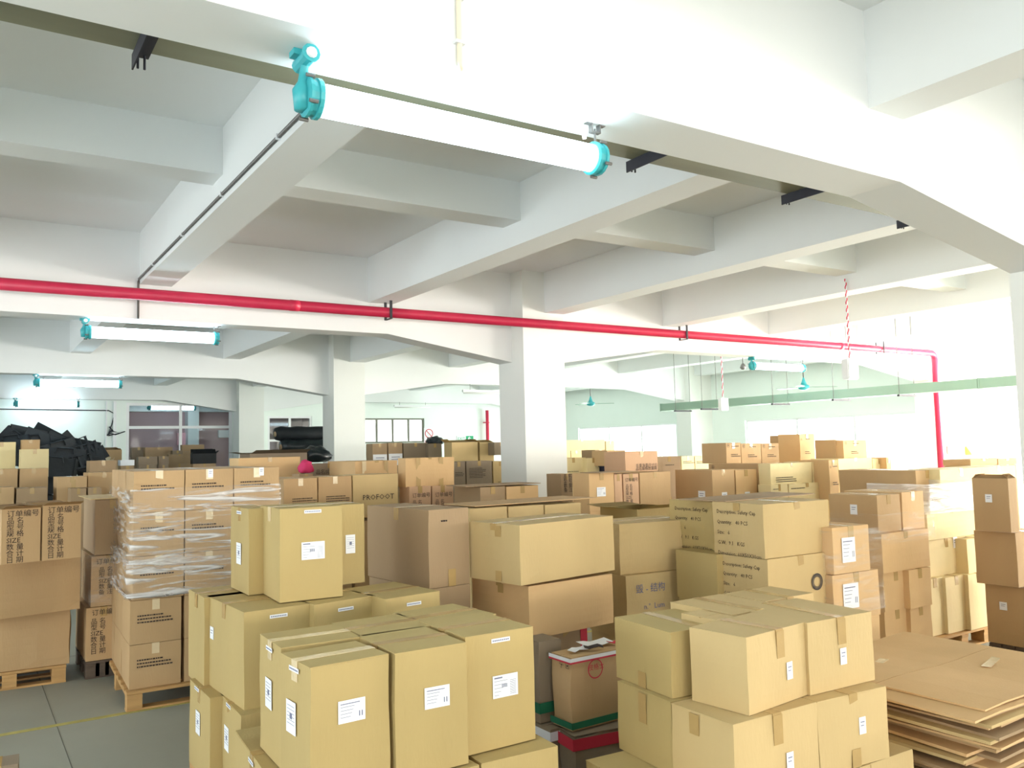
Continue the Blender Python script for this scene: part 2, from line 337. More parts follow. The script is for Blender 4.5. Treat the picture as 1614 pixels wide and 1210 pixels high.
# trunking on the underside of the nearest beam with a drop along its face
tr = thing('cable_trunking', 'cream cable trunking under the nearest beam above the large lamp', 'cable trunking', (.98, 2.8, ZM))
bm = BM(); bx(bm, 0, .87, -.032, .04, -.03, 0); obj('channel', bm, TRUNK, tr)
bm = BM(); bx(bm, .874, 1.23, -.032, .04, -.03, 0); obj('channel', bm, TRUNK, tr)
bm = BM(); tube(bm, [(1.23, 0, -.02), (1.255, 0, -.035), (1.26, 0, -.07)], .009, 8); obj('elbow', bm, TRUNK, tr, True)
cd = thing('conduit', 'thin cream conduit running down the face of the nearest beam', 'conduit', (1.5, 2.59, 3.9))
bm = BM(); tube(bm, [(0, 0, .09), (0, 0, -.79), (.005, .0, -.812), (.012, .015, -.815), (.02, .17, -.815)], .0105, 8); obj('pipe', bm, TRUNK, cd, True)
for z in (-.2, -.55, -.72): bm = BM(); bx(bm, -.02, .02, -.013, .01, z, z+.012); obj('clip', bm, WHITEM, cd)
# galvanised tray behind the nearest beam on black angle brackets
tray = thing('cable_tray', 'long greenish galvanised cable tray behind the nearest beam', 'cable tray', (0, 3.16, ZM+.14))
bm = BM(); bx(bm, XL, 6.0, -.2, .2, 0, .004); bx(bm, XL, 6.0, .197, .2, .004, .10); bx(bm, XL, 6.0, -.2, -.197, .004, .10); obj('trough', bm, GALV, tray)
for x, y in ((215, 105), (968, 270), (1215, 318), (1402, 354)):
    p = at_z(x, y, ZM+.13)
    br = thing('angle_bracket', 'black steel angle bracket under the cable tray, '+{215: 'far left', 968: 'just right of the large lamp', 1215: 'third from the left', 1402: 'nearest the right column'}[x], 'bracket', (p.x, 3.15, ZM+.138), 0, 'brackets under the cable tray')
    bm = BM(); bx(bm, -.03, .03, -.24, .25, -.006, 0); bx(bm, -.03, -.024, -.24, .25, -.06, -.006); obj('angle', bm, DARKM, br)
    for s in (-.012, .012): bm = BM(); tube(bm, [(s, .225, 0), (s, .225, -.06)], .005, 6); obj('bolt', bm, DARKM, br)
# conduit along the left face of the first secondary beam, going on down the second main beam
cd = thing('conduit', 'thin steel conduit along the lower edge of the beam left of the large lamp', 'conduit', (1.5, 3.0, ZB))
bm = BM(); tube(bm, [(-.012, -.05, .05), (-.012, 6.18, .05), (-.012, 6.205, .03), (-.012, 6.205, -.36)], .011, 8); obj('pipe', bm, STEEL, cd, True)
for k in range(5): bm = BM(); bx(bm, -.026, 0, .4+k*1.25, .42+k*1.25, .034, .066); obj('clip', bm, WHITEM, cd)
# red fire main
YP = 8.86; zp = at_y(700, 499, YP).z
rp = thing('fire_pipe', 'long red fire pipe along the second beam that turns down at right', 'pipe', (0, YP, zp))
bm = BM(); xe = at_y(1474, 580, YP).x
arc = [(xe-.12+.12*math.sin(a), 0, -.12+.12*math.cos(a)) for a in [k*math.pi/12 for k in range(7)]]
tube(bm, [(XL+.02, 0, 0)]+arc+[(xe, 0, -zp+.35)], .058, 14); obj('pipe', bm, RED, rp, True)
for x in (3.0, 12.5): bm = BM(); tube(bm, [(x-.05, 0, 0), (x+.05, 0, 0)], .061, 14); obj('coupling', bm, RED, rp, True)
for px, py in ((612, 490), (1077, 527), (1387, 548)):
    p = at_y(px, py, YP); b = BM(); x = p.x
    for yy in (-.075, .075): bx(b, x-.015, x+.015, yy-.006, yy+.006, -.075, .13)
    bx(b, x-.015, x+.015, -.08, .08, -.082, -.074); obj('u_hanger', b, DARKM, rp)
rp2 = thing('fire_pipe', 'short red vertical pipe on the far back wall beside the green sign', 'pipe', (13.93, 22.75, .3))
bm = BM(); tube(bm, [(0, 0, 0), (0, 0, 2.6)], .05, 12); obj('pipe', bm, RED, rp2, True)
for z in (.8, 2.2): bm = BM(); bx(bm, -.07, .07, -.02, .14, z, z+.03); obj('clamp', bm, RED, rp2)
# green-grey duct along depth on trapeze hangers
DX = 12.5; dz0, dz1 = at_x(1036, 648, DX).z, at_x(1036, 637, DX).z
y0d, y1d = 3.2, at_x(1040, 640, DX).y
du = thing('cable_duct', 'pale green rectangular duct hung below the ceiling at right', 'duct', (DX, y0d, (dz0+dz1)/2))
hh = (dz1-dz0)/2
ys = [0, 3.4, 6.8, y1d-y0d]
for a, b in zip(ys, ys[1:]):
    bm = BM(); bx(bm, 0, .3, a+.004, b-.004, -hh, hh); obj('duct_section', bm, DUCTM, du)
    bm = BM(); bx(bm, -.008, .308, b-.03, b-.006, -hh-.008, hh+.008); obj('flange', bm, DUCTM, du)
for px in (1068, 1110, 1222, 1318, 1422):
    p = at_x(px, 640, DX); yy = p.y-y0d
    h_ = thing('trapeze_hanger', {1068: 'dark hanger bar under the far end of the pale duct', 1110: 'second dark hanger bar from the duct far end', 1222: 'dark hanger bar on thin rods below the lit lamp', 1318: 'dark hanger bar on thin rods under the ceiling fan', 1422: 'dark hanger bar nearest the red down pipe'}[px], 'hanger', (DX+.15, p.y, (dz0+dz1)/2-hh-.008), 0, 'hangers of the pale duct')
    bm = BM(); bx(bm, -.24, .24, -.02, .02, -.03, 0); obj('bar', bm, DARKM, h_)
    for s in (-.21, .21): bm = BM(); tube(bm, [(s, 0, 0), (s, 0, ZS-(h_.location.z))], .006, 6); obj('rod', bm, STEEL, h_)
# ceiling fans
def fan(px, py, Y, R_, ztop, label):
    p = at_y(px, py, Y); t = thing('ceiling_fan', label, 'fan', (p.x, Y, p.z), 0, 'teal ceiling fans')
    bm = BM(); tube(bm, [(0, 0, -.06), (0, 0, -.03), (0, 0, .03), (0, 0, .06)], [.05, .11, .11, .05], 16); obj('motor', bm, TEAL, t, True)
    bm = BM(); tube(bm, [(0, 0, .06), (0, 0, .1), (0, 0, .2)], [.06, .045, .015], 12); obj('canopy', bm, TEAL, t, True)
    rod('rod', [(0, 0, .18), (0, 0, ztop-p.z)], .012, STEEL, t)
    for k in range(3):
        a = k*2*math.pi/3-.55; M_ = Matrix.Rotation(a, 4, 'Z') @ Matrix.Rotation(.12, 4, 'X')
        bm = BM(); bx(bm, .09, .25, -.015, .015, -.004, .004, M_); bx(bm, .2, R_, -.06, .06, -.004, .004, M_); obj('blade', bm, DUCTM, t)
fan(931, 636, 17.6, .62, ZS, 'teal ceiling fan beyond the broad column')
fan(1267, 610, 11.2, .68, ZS, 'nearer teal ceiling fan over the right stacks')
# white boxes hung on twisted red and white flex
def hung_box(px, ytop, ybox, Y, s, zt, label):
    if Y is None: Y = at_x(px, ybox, 8.72).y
    p = at_y(px, ybox, Y); t = thing('hanging_socket_box', label, 'socket box', (p.x, Y, p.z), 0, 'white boxes on red flex')
    bm = BM(); vs_ = bx(bm, -s/2, s/2, -s/4, s/4, -s*.6, s*.6); bmesh.ops.bevel(bm, geom=bm.edges[:], offset=s*.06, segments=2, affect='EDGES'); obj('box', bm, WHITEM, t)
    n = 60; top = zt-p.z
    for k, m in ((0, RED), (1, WHITEM)):
        pts = [(.008*math.cos(i*1.1+k*math.pi), .008*math.sin(i*1.1+k*math.pi), s*.6+(top-s*.6)*i/n) for i in range(n+1)]
        bm = BM(); tube(bm, pts, .007, 5); obj('red_flex' if k == 0 else 'white_flex', bm, m, t)
p = None
hung_box(1340, 447, 582, None, .2, 3.6, 'larger white box hanging on red flex in front of the red pipe')
hung_box(1140, 572, 637, 10.8, .19, ZS, 'smaller white box hanging on flex before the far end of the duct')
p = at_y(1171, 575, 10.9); t = thing('pendant_spotlight', 'small grey pendant lamp under the beam left of the lit tube', 'lamp', (p.x, p.y, p.z))
bm = BM(); tube(bm, [(0, 0, -.09), (0, 0, -.05), (0, 0, .0), (0, 0, .03)], [.03, .06, .04, .02], 12); obj('shade', bm, STEEL, t, True); rod('stem', [(0, 0, .03), (0, 0, ZS-p.z)], .008, STEEL, t)
# signs on the back wall
p = at_y(676, 683, YF); t = thing('prohibition_sign', 'red ring prohibition sign with a slash on the back wall', 'sign', (p.x, YF-.006, p.z))
bm = BM(); bx(bm, -.17, .17, 0, .006, -.32, .17); obj('plate', bm, PAPER, t)
bm = BM(); n = 24
for k in range(n):
    a0, a1 = 2*math.pi*k/n, 2*math.pi*(k+1)/n
    q = [bm.verts.new((math.cos(a)*r, -.002, math.sin(a)*r)) for a, r in ((a0, .115), (a1, .115), (a1, .14), (a0, .14))]; bm.faces.new(q)
bx(bm, -.12, .12, -.003, -.001, -.011, .011, Matrix.Rotation(math.radians(45), 4, 'Y')); obj('symbol', bm, REDINK, t)
me = text_mesh('禁止吸烟', .08); o = new_obj('lettering', me.copy(), REDINK, t); o.rotation_euler = (math.pi/2, 0, 0); o.location = (-.16, -.002, -.27)
p = at_y(733, 691, YF); t = thing('exit_sign', 'small green and white exit sign on the back wall', 'sign', (p.x, YF-.02, p.z))
bm = BM(); bx(bm, -.3, .3, 0, .02, -.09, .09); obj('housing', bm, PAPER, t)
bm = BM(); bx(bm, .02, .29, -.004, 0, -.08, .08); g_ = obj('green_panel', bm, mat('exit_green', rgb(40, 160, 110), var=0), t)
bm = BM(); bx(bm, .1, .14, -.006, -.004, -.03, .03); bx(bm, .14, .2, -.006, -.004, 0, .02); tube(bm, [(.14, -.005, .045), (.14, -.007, .045)], .015, 8); obj('running_figure', bm, PAPER, g_)
me = text_mesh('EXIT', .13); o = new_obj('lettering', me.copy(), mat('exit_green', None), t); o.rotation_euler = (math.pi/2, 0, 0); o.location = (-.28, -.003, -.045)
p = at_x(1447, 711, XR-.8)
for (px, py, m, lb) in ((1447, 711, mat('sticker_red', rgb(236, 90, 70), var=0), 'small red sticker on the right pilaster'), (1523, 711, mat('sticker_yellow', rgb(226, 226, 70), var=0), 'small yellow triangular sticker right of the red down pipe')):
    X = 15.71 if px < 1500 else 16.48
    p = at_x(px, py, X) if px > 1500 else at_y(px, py, 9.0)
    bm = BM()
    if px < 1500: bx(bm, -.08, .08, 0, .01, -.08, .08); loc = (min(p.x, 15.6), 9.0, p.z)
    else: prism(bm, [(-.11, -.07), (.11, -.07), (0, .1)], 'x', -.01, 0); loc = (X, p.y, p.z)
    o = obj('sticker', bm, m); o.location = loc; tag(o, lb, 'sign')
    if px < 1500: o.location = (15.9, 9.0, p.z)
# wiring on the mint wall at far left
w_ = thing('wall_cable', 'thin cable across the mint wall ending in a tangled bundle', 'cable', (0, YF-.02, 2.85))
bm = BM(); tube(bm, [(XL+.1, 0, .02), (0, 0, .03), (3.05, 0, 0), (3.18, 0, -.08), (3.12, 0, -.35), (3.05, -.02, -.55), (3.2, -.03, -.6), (3.42, -.03, -.52)], .014, 6); obj('cable', bm, DARKM, w_)
bm = BM(); tube(bm, [(3.06, -.01, -.4), (3.14, -.03, -.5), (3.05, -.02, -.62), (3.3, -.04, -.56), (3.1, -.01, -.5), (3.02, -.02, -.62)], .02, 6); obj('cable_bundle', bm, DARKM, w_)
struct(box('trim_4', 3.15, 3.22, YF-.04, YF-.001, 0, 3.08, WHITEM), 'white strip beside the glass partition')
struct(box('trim_5', 2.98, 3.01, YF-.03, YF-.001, 0, 3.08, WHITEM), 'thin white strip on the mint wall')

# ================================================================== CARTONS
BOXES = []                  # (x, y, yaw, w, d, z0, z1, pile)
def body_mesh(w, d, h, bulge, worn, seed):
    bm = BM(); n = 5 if (w*h > .04) else 3
    if worn: n = 7
    def lerp(a, b, t): return a+(b-a)*t
    cache = {}
    def V(i, j, k):
        key = (i, j, k)
        if key in cache: return cache[key]
        u, v, t = i/n*2-1, j/n*2-1, k/n*2-1
        p = Vector((u*w/2, v*d/2, (t+1)/2*h))
        B = bulge
        if abs(u) == 1: p.x += u*B*w*(1-v*v)*(1-t*t)
        if abs(v) == 1: p.y += v*B*w*(1-u*u)*(1-t*t)
        q = noise.noise_vector(Vector((p.x*5+seed, p.y*5, p.z*5)))
        p += q*(.004+worn*.03)*(1 if k else .2)
        p.x = max(-w/2-.012, min(w/2+.012, p.x)) if not worn else p.x
        if k == 0: p.z = 0
        if k == n: p.z = min(p.z, h) if worn else h
        cache[key] = bm.verts.new(p); return cache[key]
    for a in range(n):
        for b in range(n):
            for q in (0, n):
                f = [V(q, a, b), V(q, a+1, b), V(q, a+1, b+1), V(q, a, b+1)]; bm.faces.new(f if q else f[::-1])
                f = [V(a, q, b), V(a+1, q, b), V(a+1, q, b+1), V(a, q, b+1)]; bm.faces.new(f[::-1] if q else f)
                f = [V(a, b, q), V(a+1, b, q), V(a+1, b+1, q), V(a, b+1, q)]; bm.faces.new(f if q else f[::-1])
    return bm
def add_print(parent, kind, txt, size, mtx, m=INK, name='printed_text', avail=None):
    me = text_mesh(txt, size)
    tw_ = max([v.co.x for v in me.vertices], default=.1)
    if avail and tw_ > avail: mtx = mtx @ Matrix.Scale(avail/tw_, 4)
    me2 = me.copy(); me2.materials.append(m)
    o = bpy.data.objects.new(name, me2); COL.objects.link(o); o.parent = parent; o.matrix_local = mtx; return o
def face_mtx(face, w, d, h, u, v, off=.0025):
    """u in 0..1 left to right as seen from outside, v 0..1 upward"""
    if face == 'F': return Matrix.Translation((-w/2+u*w, -d/2-off, v*h)) @ Matrix.Rotation(math.pi/2, 4, 'X')
    if face == 'L': return Matrix.Translation((-w/2-off, d/2-u*d, v*h)) @ Matrix.Rotation(-math.pi/2, 4, 'Z') @ Matrix.Rotation(math.pi/2, 4, 'X')
    if face == 'T': return Matrix.Translation((-w/2+u*w, -d/2+v*d, h+off+.004))
def bulge_off(face, w, d, h, u, v, B): return B*w*(1-(2*u-1)**2)*(1-(2*v-1)**2)
def sticker(t, face, w, d, h, u, v, lw, lh, style, B):
    off = .003+bulge_off(face, w, d, h, u, v, B)
    M_ = face_mtx(face, w, d, h, u, v, off)
    bm = BM(); bx(bm, -lw/2, lw/2, -lh/2, lh/2, 0, .0012)
    o = obj('shipping_label' if style != 'strip' else 'strip_label', bm, PAPER, t); o.matrix_local = M_
    bm = BM(); z0, z1 = .0012, .0018
    if style == 'full':       # address lines, small code block and a right-hand column
        bx(bm, -lw*.44, -lw*.12, lh*.36, lh*.42, z0, z1)
        for k in range(5): bx(bm, -lw*.44, lw*.08-.01*k, lh*(.24-.155*k), lh*(.255-.155*k), z0, z1)
        for k in range(5): bx(bm, -lw*.14+k*lw*.045, -lw*.115+k*lw*.045, -lh*.06, lh*.1, z0, z1)
        for k in range(9): bx(bm, lw*.18, lw*.42, lh*(.2-.075*k), lh*(.215-.075*k), z0, z1)
    elif style == 'plain':
        for k in range(4): bx(bm, -lw*.42, lw*(.1-.05*k), lh*(.2-.15*k), lh*(.22-.15*k), z0, z1)
        bx(bm, -lw*.42, lw*.3, lh*.32, lh*.36, z0, z1)
        for k in (0, 1): bx(bm, lw*(.26+.1*k), lw*(.30+.1*k), -lh*.3, -lh*.06, z0, z1)
    elif style == 'tall':
        for k in range(6): bx(bm, -lw*.38, lw*.38, lh*(.34-.11*k), lh*(.352-.11*k), z0, z1)
        bx(bm, -lw*.1, lw*.14, -lh*.05, lh*.12, z0, z1)
    elif style == 'strip':
        for k in range(9): bx(bm, -lw*.44+k*lw*.1, -lw*.37+k*lw*.1, -lh*.16, lh*.16, z0, z1)
    else: bx(bm, -lw*.3, lw*.3, lh*.18, lh*.24, z0, z1); bx(bm, -lw*.3, lw*.2, -lh*.02, lh*.03, z0, z1)
    obj('label_print', bm, GREYINK, o)
CN = '订单编号'
CNCOL = '品 名\n型 号\n规 格\nSIZE\n数 量\n合 计\n日 期'
def carton(x, y, yaw, w, d, z0, z1, m, label, group=None, tape='y', marks=(), worn=0, flaps='shut', rebuild=True, cat='box', name='carton', tilt=0, pile=None, bands=False, tmat=None):
    h = z1-z0
    t = thing(name, label, cat, (x, y, z0), yaw, group)
    if tilt: t.rotation_euler = (0, tilt, yaw)
    seed = random.random()*50; B = .012 if not worn else .03
    fh = .004
    if flaps == 'shut':
        obj('body', body_mesh(w, d, h-fh, B, worn*.4, seed), m, t)
        g = .0025
        for s in (-1, 1):
            bm = BM()
            if tape == 'y': bx(bm, (g if s > 0 else -w/2), (w/2 if s > 0 else -g), -d/2, d/2, h-fh, h)
            else: bx(bm, -w/2, w/2, (g if s > 0 else -d/2), (d/2 if s > 0 else -g), h-fh, h)
            obj('flap', bm, m, t)
        if tape != 'none':
            tw = .024 if min(w, d) > .2 else .018; e = min(.07, h*.3)
            bm = BM(); o_ = .0015+.001
            if tape == 'y':
                bx(bm, -tw, tw, -d/2-o_, d/2+o_, h+.0005, h+.0015); bx(bm, -tw, tw, -d/2-o_-.001, -d/2-.0005-0, h-e, h+.0005); bx(bm, -tw, tw, d/2+.0005, d/2+o_+.001, h-e, h+.0005)
                if bands: bx(bm, -tw, tw, -d/2-o_-.001-B*w*.1, -d/2-.0005, .001, e)
            else:
                bx(bm, -w/2-o_, w/2+o_, -tw, tw, h+.0005, h+.0015); bx(bm, -w/2-o_-.001, -w/2-.0005, -tw, tw, h-e, h+.0005); bx(bm, w/2+.0005, w/2+o_+.001, -tw, tw, h-e, h+.0005)
            obj('tape', bm, tmat or TAPE, t)
    else:               # open carton: four walls, floor, raised or folded flaps
        th = .006; bm = BM()
        bx(bm, -w/2, w/2, -d/2, -d/2+th, 0, h); bx(bm, -w/2, w/2, d/2-th, d/2, 0, h)
        bx(bm, -w/2, -w/2+th, -d/2+th, d/2-th, 0, h); bx(bm, w/2-th, w/2, -d/2+th, d/2-th, 0, h); bx(bm, -w/2+th, w/2-th, -d/2+th, d/2-th, 0, th)
        obj('body', bm, m, t)
        A = {'up': (80, 75, 70, 85), 'half': (-10, 20, 35, -25), 'back': (-60, 70, -50, 40), 'peak': (-38, -35, -40, -30), 'sag': (12, 4, 8, -6)}[flaps]
        L_ = min(w, d)*.45
        for k, a in enumerate(A):
            a = math.radians(a); bm = BM()
            # flap hinged at a rim, a = angle above horizontal outward (0 = lying outward); negative = folded inward
            ca, sa = (math.cos(a), math.sin(a)) if a >= 0 else (-math.cos(a), math.sin(-a))
            if k < 2:
                s = -1 if k == 0 else 1; y0 = s*d/2; ww = w/2*.98
                p = [(-ww, y0, h), (ww, y0, h), (ww*.97, y0+s*ca*L_, h+sa*L_), (-ww*.97, y0+s*ca*L_, h+sa*L_)]
            else:
                s = -1 if k == 2 else 1; x0 = s*w/2; ww = d/2*.95
                p = [(x0, -ww, h), (x0, ww, h), (x0+s*ca*L_*.8, ww*.97, h+sa*L_*.8), (x0+s*ca*L_*.8, -ww*.97, h+sa*L_*.8)]
            A_ = [bm.verts.new(q) for q in p]; f = bm.faces.new(A_); bmesh.ops.solidify(bm, geom=[f], thickness=.005)
            obj('flap', bm, m, t)
    for mk in marks:
        k = mk[0]
        if k == 'lab': _, face, u, v, lw, lh, st = mk; sticker(t, face, w, d, h, u, v, lw, lh, st, B)
        elif k == 'txt':
            _, face, u, v, size, s = mk[:6]; mm = mk[6] if len(mk) > 6 else INK
            add_print(t, 'txt', s, size, face_mtx(face, w, d, h, u, v, .004+bulge_off(face, w, d, h, min(.9, u+.2), v, B)), mm, avail=((w if face != 'L' else d)*(1-u)*.94 if size > .03 else None))
        elif k == 'lines':  # faint rows of small print, too small to read
            _, face, u, v, lw, n = mk[:6]; bm = BM(); rr = random.Random(3)
            for r in range(n):
                xx = 0; 
                while xx < lw*(1 if r % 3 else .8)-.01:
                    l = rr.uniform(.006, .018); bx(bm, xx, xx+l, -r*.022-.009, -r*.022, 0, .0006); xx += l+.004
            o = obj('printed_lines', bm, INK, t); o.matrix_local = face_mtx(face, w, d, h, u, v, .004+bulge_off(face, w, d, h, min(.9, u+.2), v, B))
        elif k == 'strip':  # extra tape band x: (face, u, v0, v1)
            _, face, u, v0, v1 = mk[:5]; bm = BM(); wd = .05
            bx(bm, -wd/2, wd/2, v0*h, v1*h, 0, .001); o = obj('tape', bm, mk[5] if len(mk) > 5 else TAPE, t); o.matrix_local = face_mtx(face, w, d, h, u, 0, .004+B*w*.3)
        elif k == 'hband':
            _, v0, v1, mm = mk; bm = BM(); e = .004+B*w
            bx(bm, -w/2-e, w/2+e, -d/2-e, -d/2-e+.001, v0*h, v1*h); bx(bm, -w/2-e, -w/2-e+.001, -d/2-e, d/2, v0*h, v1*h); obj('printed_band', bm, mm, t)
        elif k == 'ring':
            _, face, u, v, r, mm = mk; bm = BM()
            for q in range(20):
                a0, a1 = 2*math.pi*q/20, 2*math.pi*(q+1)/20
                bm.faces.new([bm.verts.new((math.cos(a)*rr, math.sin(a)*rr, 0)) for a, rr in ((a0, r*.88), (a1, r*.88), (a1, r), (a0, r))][::-1])
            bmesh.ops.recalc_face_normals(bm, faces=bm.faces[:]); o = obj('printed_ring', bm, mm, t); o.matrix_local = face_mtx(face, w, d, h, u, v, .006+bulge_off(face, w, d, h, u, v, B))
    BOXES.append((x, y, yaw, w, d, z0, z1, pile, m))
    return t
def C(label, m, xn, yt, yb, L=None, R=None, zb=None, zt=None, Y=None, dep=None, w=None, h=None, yaw=None, pile='p', noyaw=False, dmax=.85, **k):
    """carton from its near vertical edge (pixel column xn, rows yt..yb), the pixel where its left side ends (L) and its front ends (R)"""
    if zb is not None: P = at_z(xn, yb, zb); z0 = zb; z1 = z_over(P, xn, yt) if h is None else z0+h; za = zb
    elif zt is not None: P = at_z(xn, yt, zt); z1 = zt; z0 = z_over(P, xn, yb) if h is None else z1-h; za = zt
    else:
        P = at_y(xn, yt, Y); z1 = P.z; z0 = z_over(P, xn, yb) if h is None else z1-h; za = z1
    P.z = za
    if isinstance(R, tuple) and (abs(za-EYE) < .62 or noyaw): R = R[0]
    if isinstance(R, tuple): Q = at_z(R[0], R[1], za); yaw = math.atan2(Q.y-P.y, Q.x-P.x); w = math.hypot(Q.x-P.x, Q.y-P.y); yaw = max(-.13, min(.16, yaw))
    yaw = math.radians(yaw) if (yaw is not None and not isinstance(R, tuple)) else (yaw or 0)
    ux = Vector((math.cos(yaw), math.sin(yaw), 0)); uy = Vector((-math.sin(yaw), math.cos(yaw), 0))
    if R is not None and not isinstance(R, tuple): w = run_to(P, ux, R)
    if dep is None: dep = run_to(P, uy, L) if L is not None else (w or .4)*.9
    if w is None or w <= 0: w = .4
    if dep < .14: dep = .4 if w > .2 else .3
    dep = min(dep, dmax)
    print('CARTON %-62s x%.2f y%.2f yaw%5.1f w%.2f d%.2f z%.2f-%.2f' % (label[:62], P.x, P.y, math.degrees(yaw), w, dep, z0, z1))
    dep = max(.06, min(1.6, dep)); w = max(.03, min(2.2, w))
    c = P+ux*w/2+uy*dep/2
    return carton(c.x, c.y, yaw, w, dep, z0, z1, m, label, pile=pile, **k)
K, SA, T, O, BR, DU, CR, PK = [MATS[n] for n in ('khaki', 'sand', 'tan', 'orange', 'brown', 'dull', 'cream', 'pinkish')]
F, Lf = 'F', 'L'
GA = 'tall khaki cartons of the front left pile'; GB = 'khaki cartons of the front right pile'
fl = lambda *a: ('lab',)+a
full = lambda u=.5, v=.5, f='F': ('lab', f, u, v, .115, .085, 'full')
plain = lambda u=.5, v=.5, f='F': ('lab', f, u, v, .10, .075, 'plain')
strip = lambda u=.5, v=.93, f='F': ('lab', f, u, v, .085, .016, 'strip')
tall = lambda u=.5, v=.5, f='L': ('lab', f, u, v, .085, .11, 'tall')

# ---- front left pile, upper layer (z .55 - .98)
C('tall khaki carton at the front left, nearest the camera, two labels in view', K, 490, 1052, 1265, 443, (615, 1230), zb=.55, h=.435, pile='A', group=GA, tape='x', tmat=CLEAR, marks=[plain(.5, .62), tall(.42, .55), strip(.5, .93, 'L')])
C('tall khaki carton behind the nearest one, only its labelled left side and top showing', K, 443, 1021, 1200, 410, (569, 1003), zt=.985, h=.435, pile='A', group=GA, tape='x', tmat=CLEAR, marks=[tall(.5, .55), strip(.5, .93, 'L')])
C('tall khaki carton in the middle of the front row with one plain white label', K, 622, 1030, 1230, None, (735, 1012), zt=.985, h=.435, dep=.36, pile='A', group=GA, tape='x', marks=[plain(.56, .6)])
C('tall khaki carton in the rear row behind the middle one, top only showing', K, 572, 1002, 1190, None, (682, 985), zt=.985, h=.435, dep=.32, pile='A', group=GA, tape='x')
C('tall khaki carton at the right end of the front row with a large printed label', K, 737, 1004, 1191, None, (844, 1164), zb=.55, dep=.38, pile='A', group=GA, tape='x', marks=[full(.55, .53), strip(.5, .93)])
C('tall khaki carton in the rear row behind the right end one', K, 684, 984, 1150, None, (782, 967), zt=.985, h=.435, dep=.34, pile='A', group=GA, tape='x')
# lower layer
C('khaki carton at the bottom centre edge below the right end of the front row', K, 759, 1203, 1400, None, (879, 1175), zt=.545, h=.415, dep=.40, pile='A', group=GA, tape='x')
C('khaki carton at the bottom edge between two lower ones, only a sliver of top', K, 628, 1240, 1400, None, (755, 1205), zt=.545, h=.415, dep=.40, pile='A', group=GA, tape='x')
C('khaki carton jutting out left beneath the nearest tall carton', K, 428, 1232, 1400, 371, (600, 1196), zt=.545, h=.415, pile='A', group=GA, tape='x', marks=[strip(.5, .93, 'L')])
# ---- second pile (left, behind)
GC = 'khaki cartons of the second left pile'
C('khaki carton with a blank white label on its ribbed left side, second pile', K, 385, 965, 1121, 325, (490, 951), zt=.98, pile='B', group=GC, tape='x', marks=[('lab', 'L', .2, .62, .055, .06, 'small'), strip(.5, .92)])
C('khaki carton at the left end of the second pile, narrow side showing', K, 322, 942, 1087, 298, None, zt=.98, w=.33, pile='B', group=GC, tape='x')
C('khaki carton in the second pile under the right end of the tall upper ones', K, 495, 953, 1100, None, (591, 938), zt=.98, h=.42, dep=.5, pile='B', group=GC, tape='x', marks=[strip(.5, .9)])
C('khaki carton at the right end of the second pile, dark gap to its left', K, 608, 944, 1080, None, (693, 931), zt=.98, h=.42, dep=.44, pile='B', group=GC, tape='x', marks=[strip(.5, .9)])
C('khaki carton at the bottom left edge with a code label, lowest of the second pile', K, 331, 1100, 1320, 299, None, zt=.545, h=.415, w=.33, pile='B', group=GC, tape='x', marks=[tall(.5, .6), strip(.4, .97, 'L')])
C('khaki carton right of a dark gap at the bottom left, code label on its side', K, 380, 1128, 1320, 344, (480, 1110), zt=.545, h=.415, pile='B', group=GC, tape='x', marks=[tall(.45, .6), strip(.5, .97, 'L')])
C('tall khaki carton standing on the second pile, large label on its wide front', K, 441, 802, 950, 411, (540, 939), zb=.985, pile='B', group=GC, tape='x', tmat=CLEAR, marks=[full(.52, .53), strip(.52, .955)])
C('narrow tall khaki carton leaning left of the labelled tall one, code label on its side', K, 392, 802, 938, 364, None, zb=.985, w=.12, pile='B', group=GC, tape='x', marks=[tall(.5, .45), strip(.5, .94, 'L')])
C('tall khaki carton behind the labelled tall one, its right edge and label showing', K, 497, 798, 926, None, (575, 917), zb=.985, dep=.3, pile='B', group=GC, tape='x', marks=[('lab', 'F', .7, .5, .055, .10, 'tall')])
# ---- brown pair behind
C('large plain brown carton behind the second pile, side in shade', BR, 677, 804, 928, 580, 740, zb=.93, yaw=5, pile='C', tape='x', group='brown cartons behind the second pile', marks=[('lines', 'F', .3, .86, .06, 1), ('strip', 'F', .55, 0, .22)])
C('lower brown carton directly under the large plain brown one', BR, 677, 929, 1010, 582, 741, zt=.928, h=.4, yaw=5, pile='C', tape='x', group='brown cartons behind the second pile')
# ---- middle two-stack
C('big sand coloured carton on top of the middle stack, taped corner to camera', SA, 821, 828, 923, 741, (969, 898), zb=.957, pile='D', tape='x', group='sand cartons of the middle stack', marks=[('strip', 'L', .6, .78, .97), ('strip', 'L', .6, .03, .2)])
C('big sand coloured carton askew beneath the top one of the middle stack', O, 835, 924, 1008, 745, (967, 981), zb=.655, pile='D', tape='x', group='sand cartons of the middle stack', marks=[('strip', 'L', .55, .75, .97)], worn=.1)
C('khaki carton with a rounded corner right of the middle stack, upper', SA, 978, 826, 906, None, 1098, zb=.87, dep=.4, yaw=-8, pile='E', tape='x', group='pair right of the middle stack', worn=.25)
C('khaki carton with handwriting in black marker, below the rounded one', SA, 986, 908, 1000, None, 1099, zt=.868, h=.40, dep=.42, yaw=-4, pile='E', tape='x', group='pair right of the middle stack', marks=[('txt', 'F', .12, .72, .062, '毁 - 结构', GREYINK), ('txt', 'F', .22, .45, .05, 'n.º  Lum', GREYINK)])
C('low open carton with a frayed rim behind the handwriting carton', K, 1004, 803, 900, None, 1070, Y=5.0, h=.38, dep=.45, pile='E2', flaps='sag')
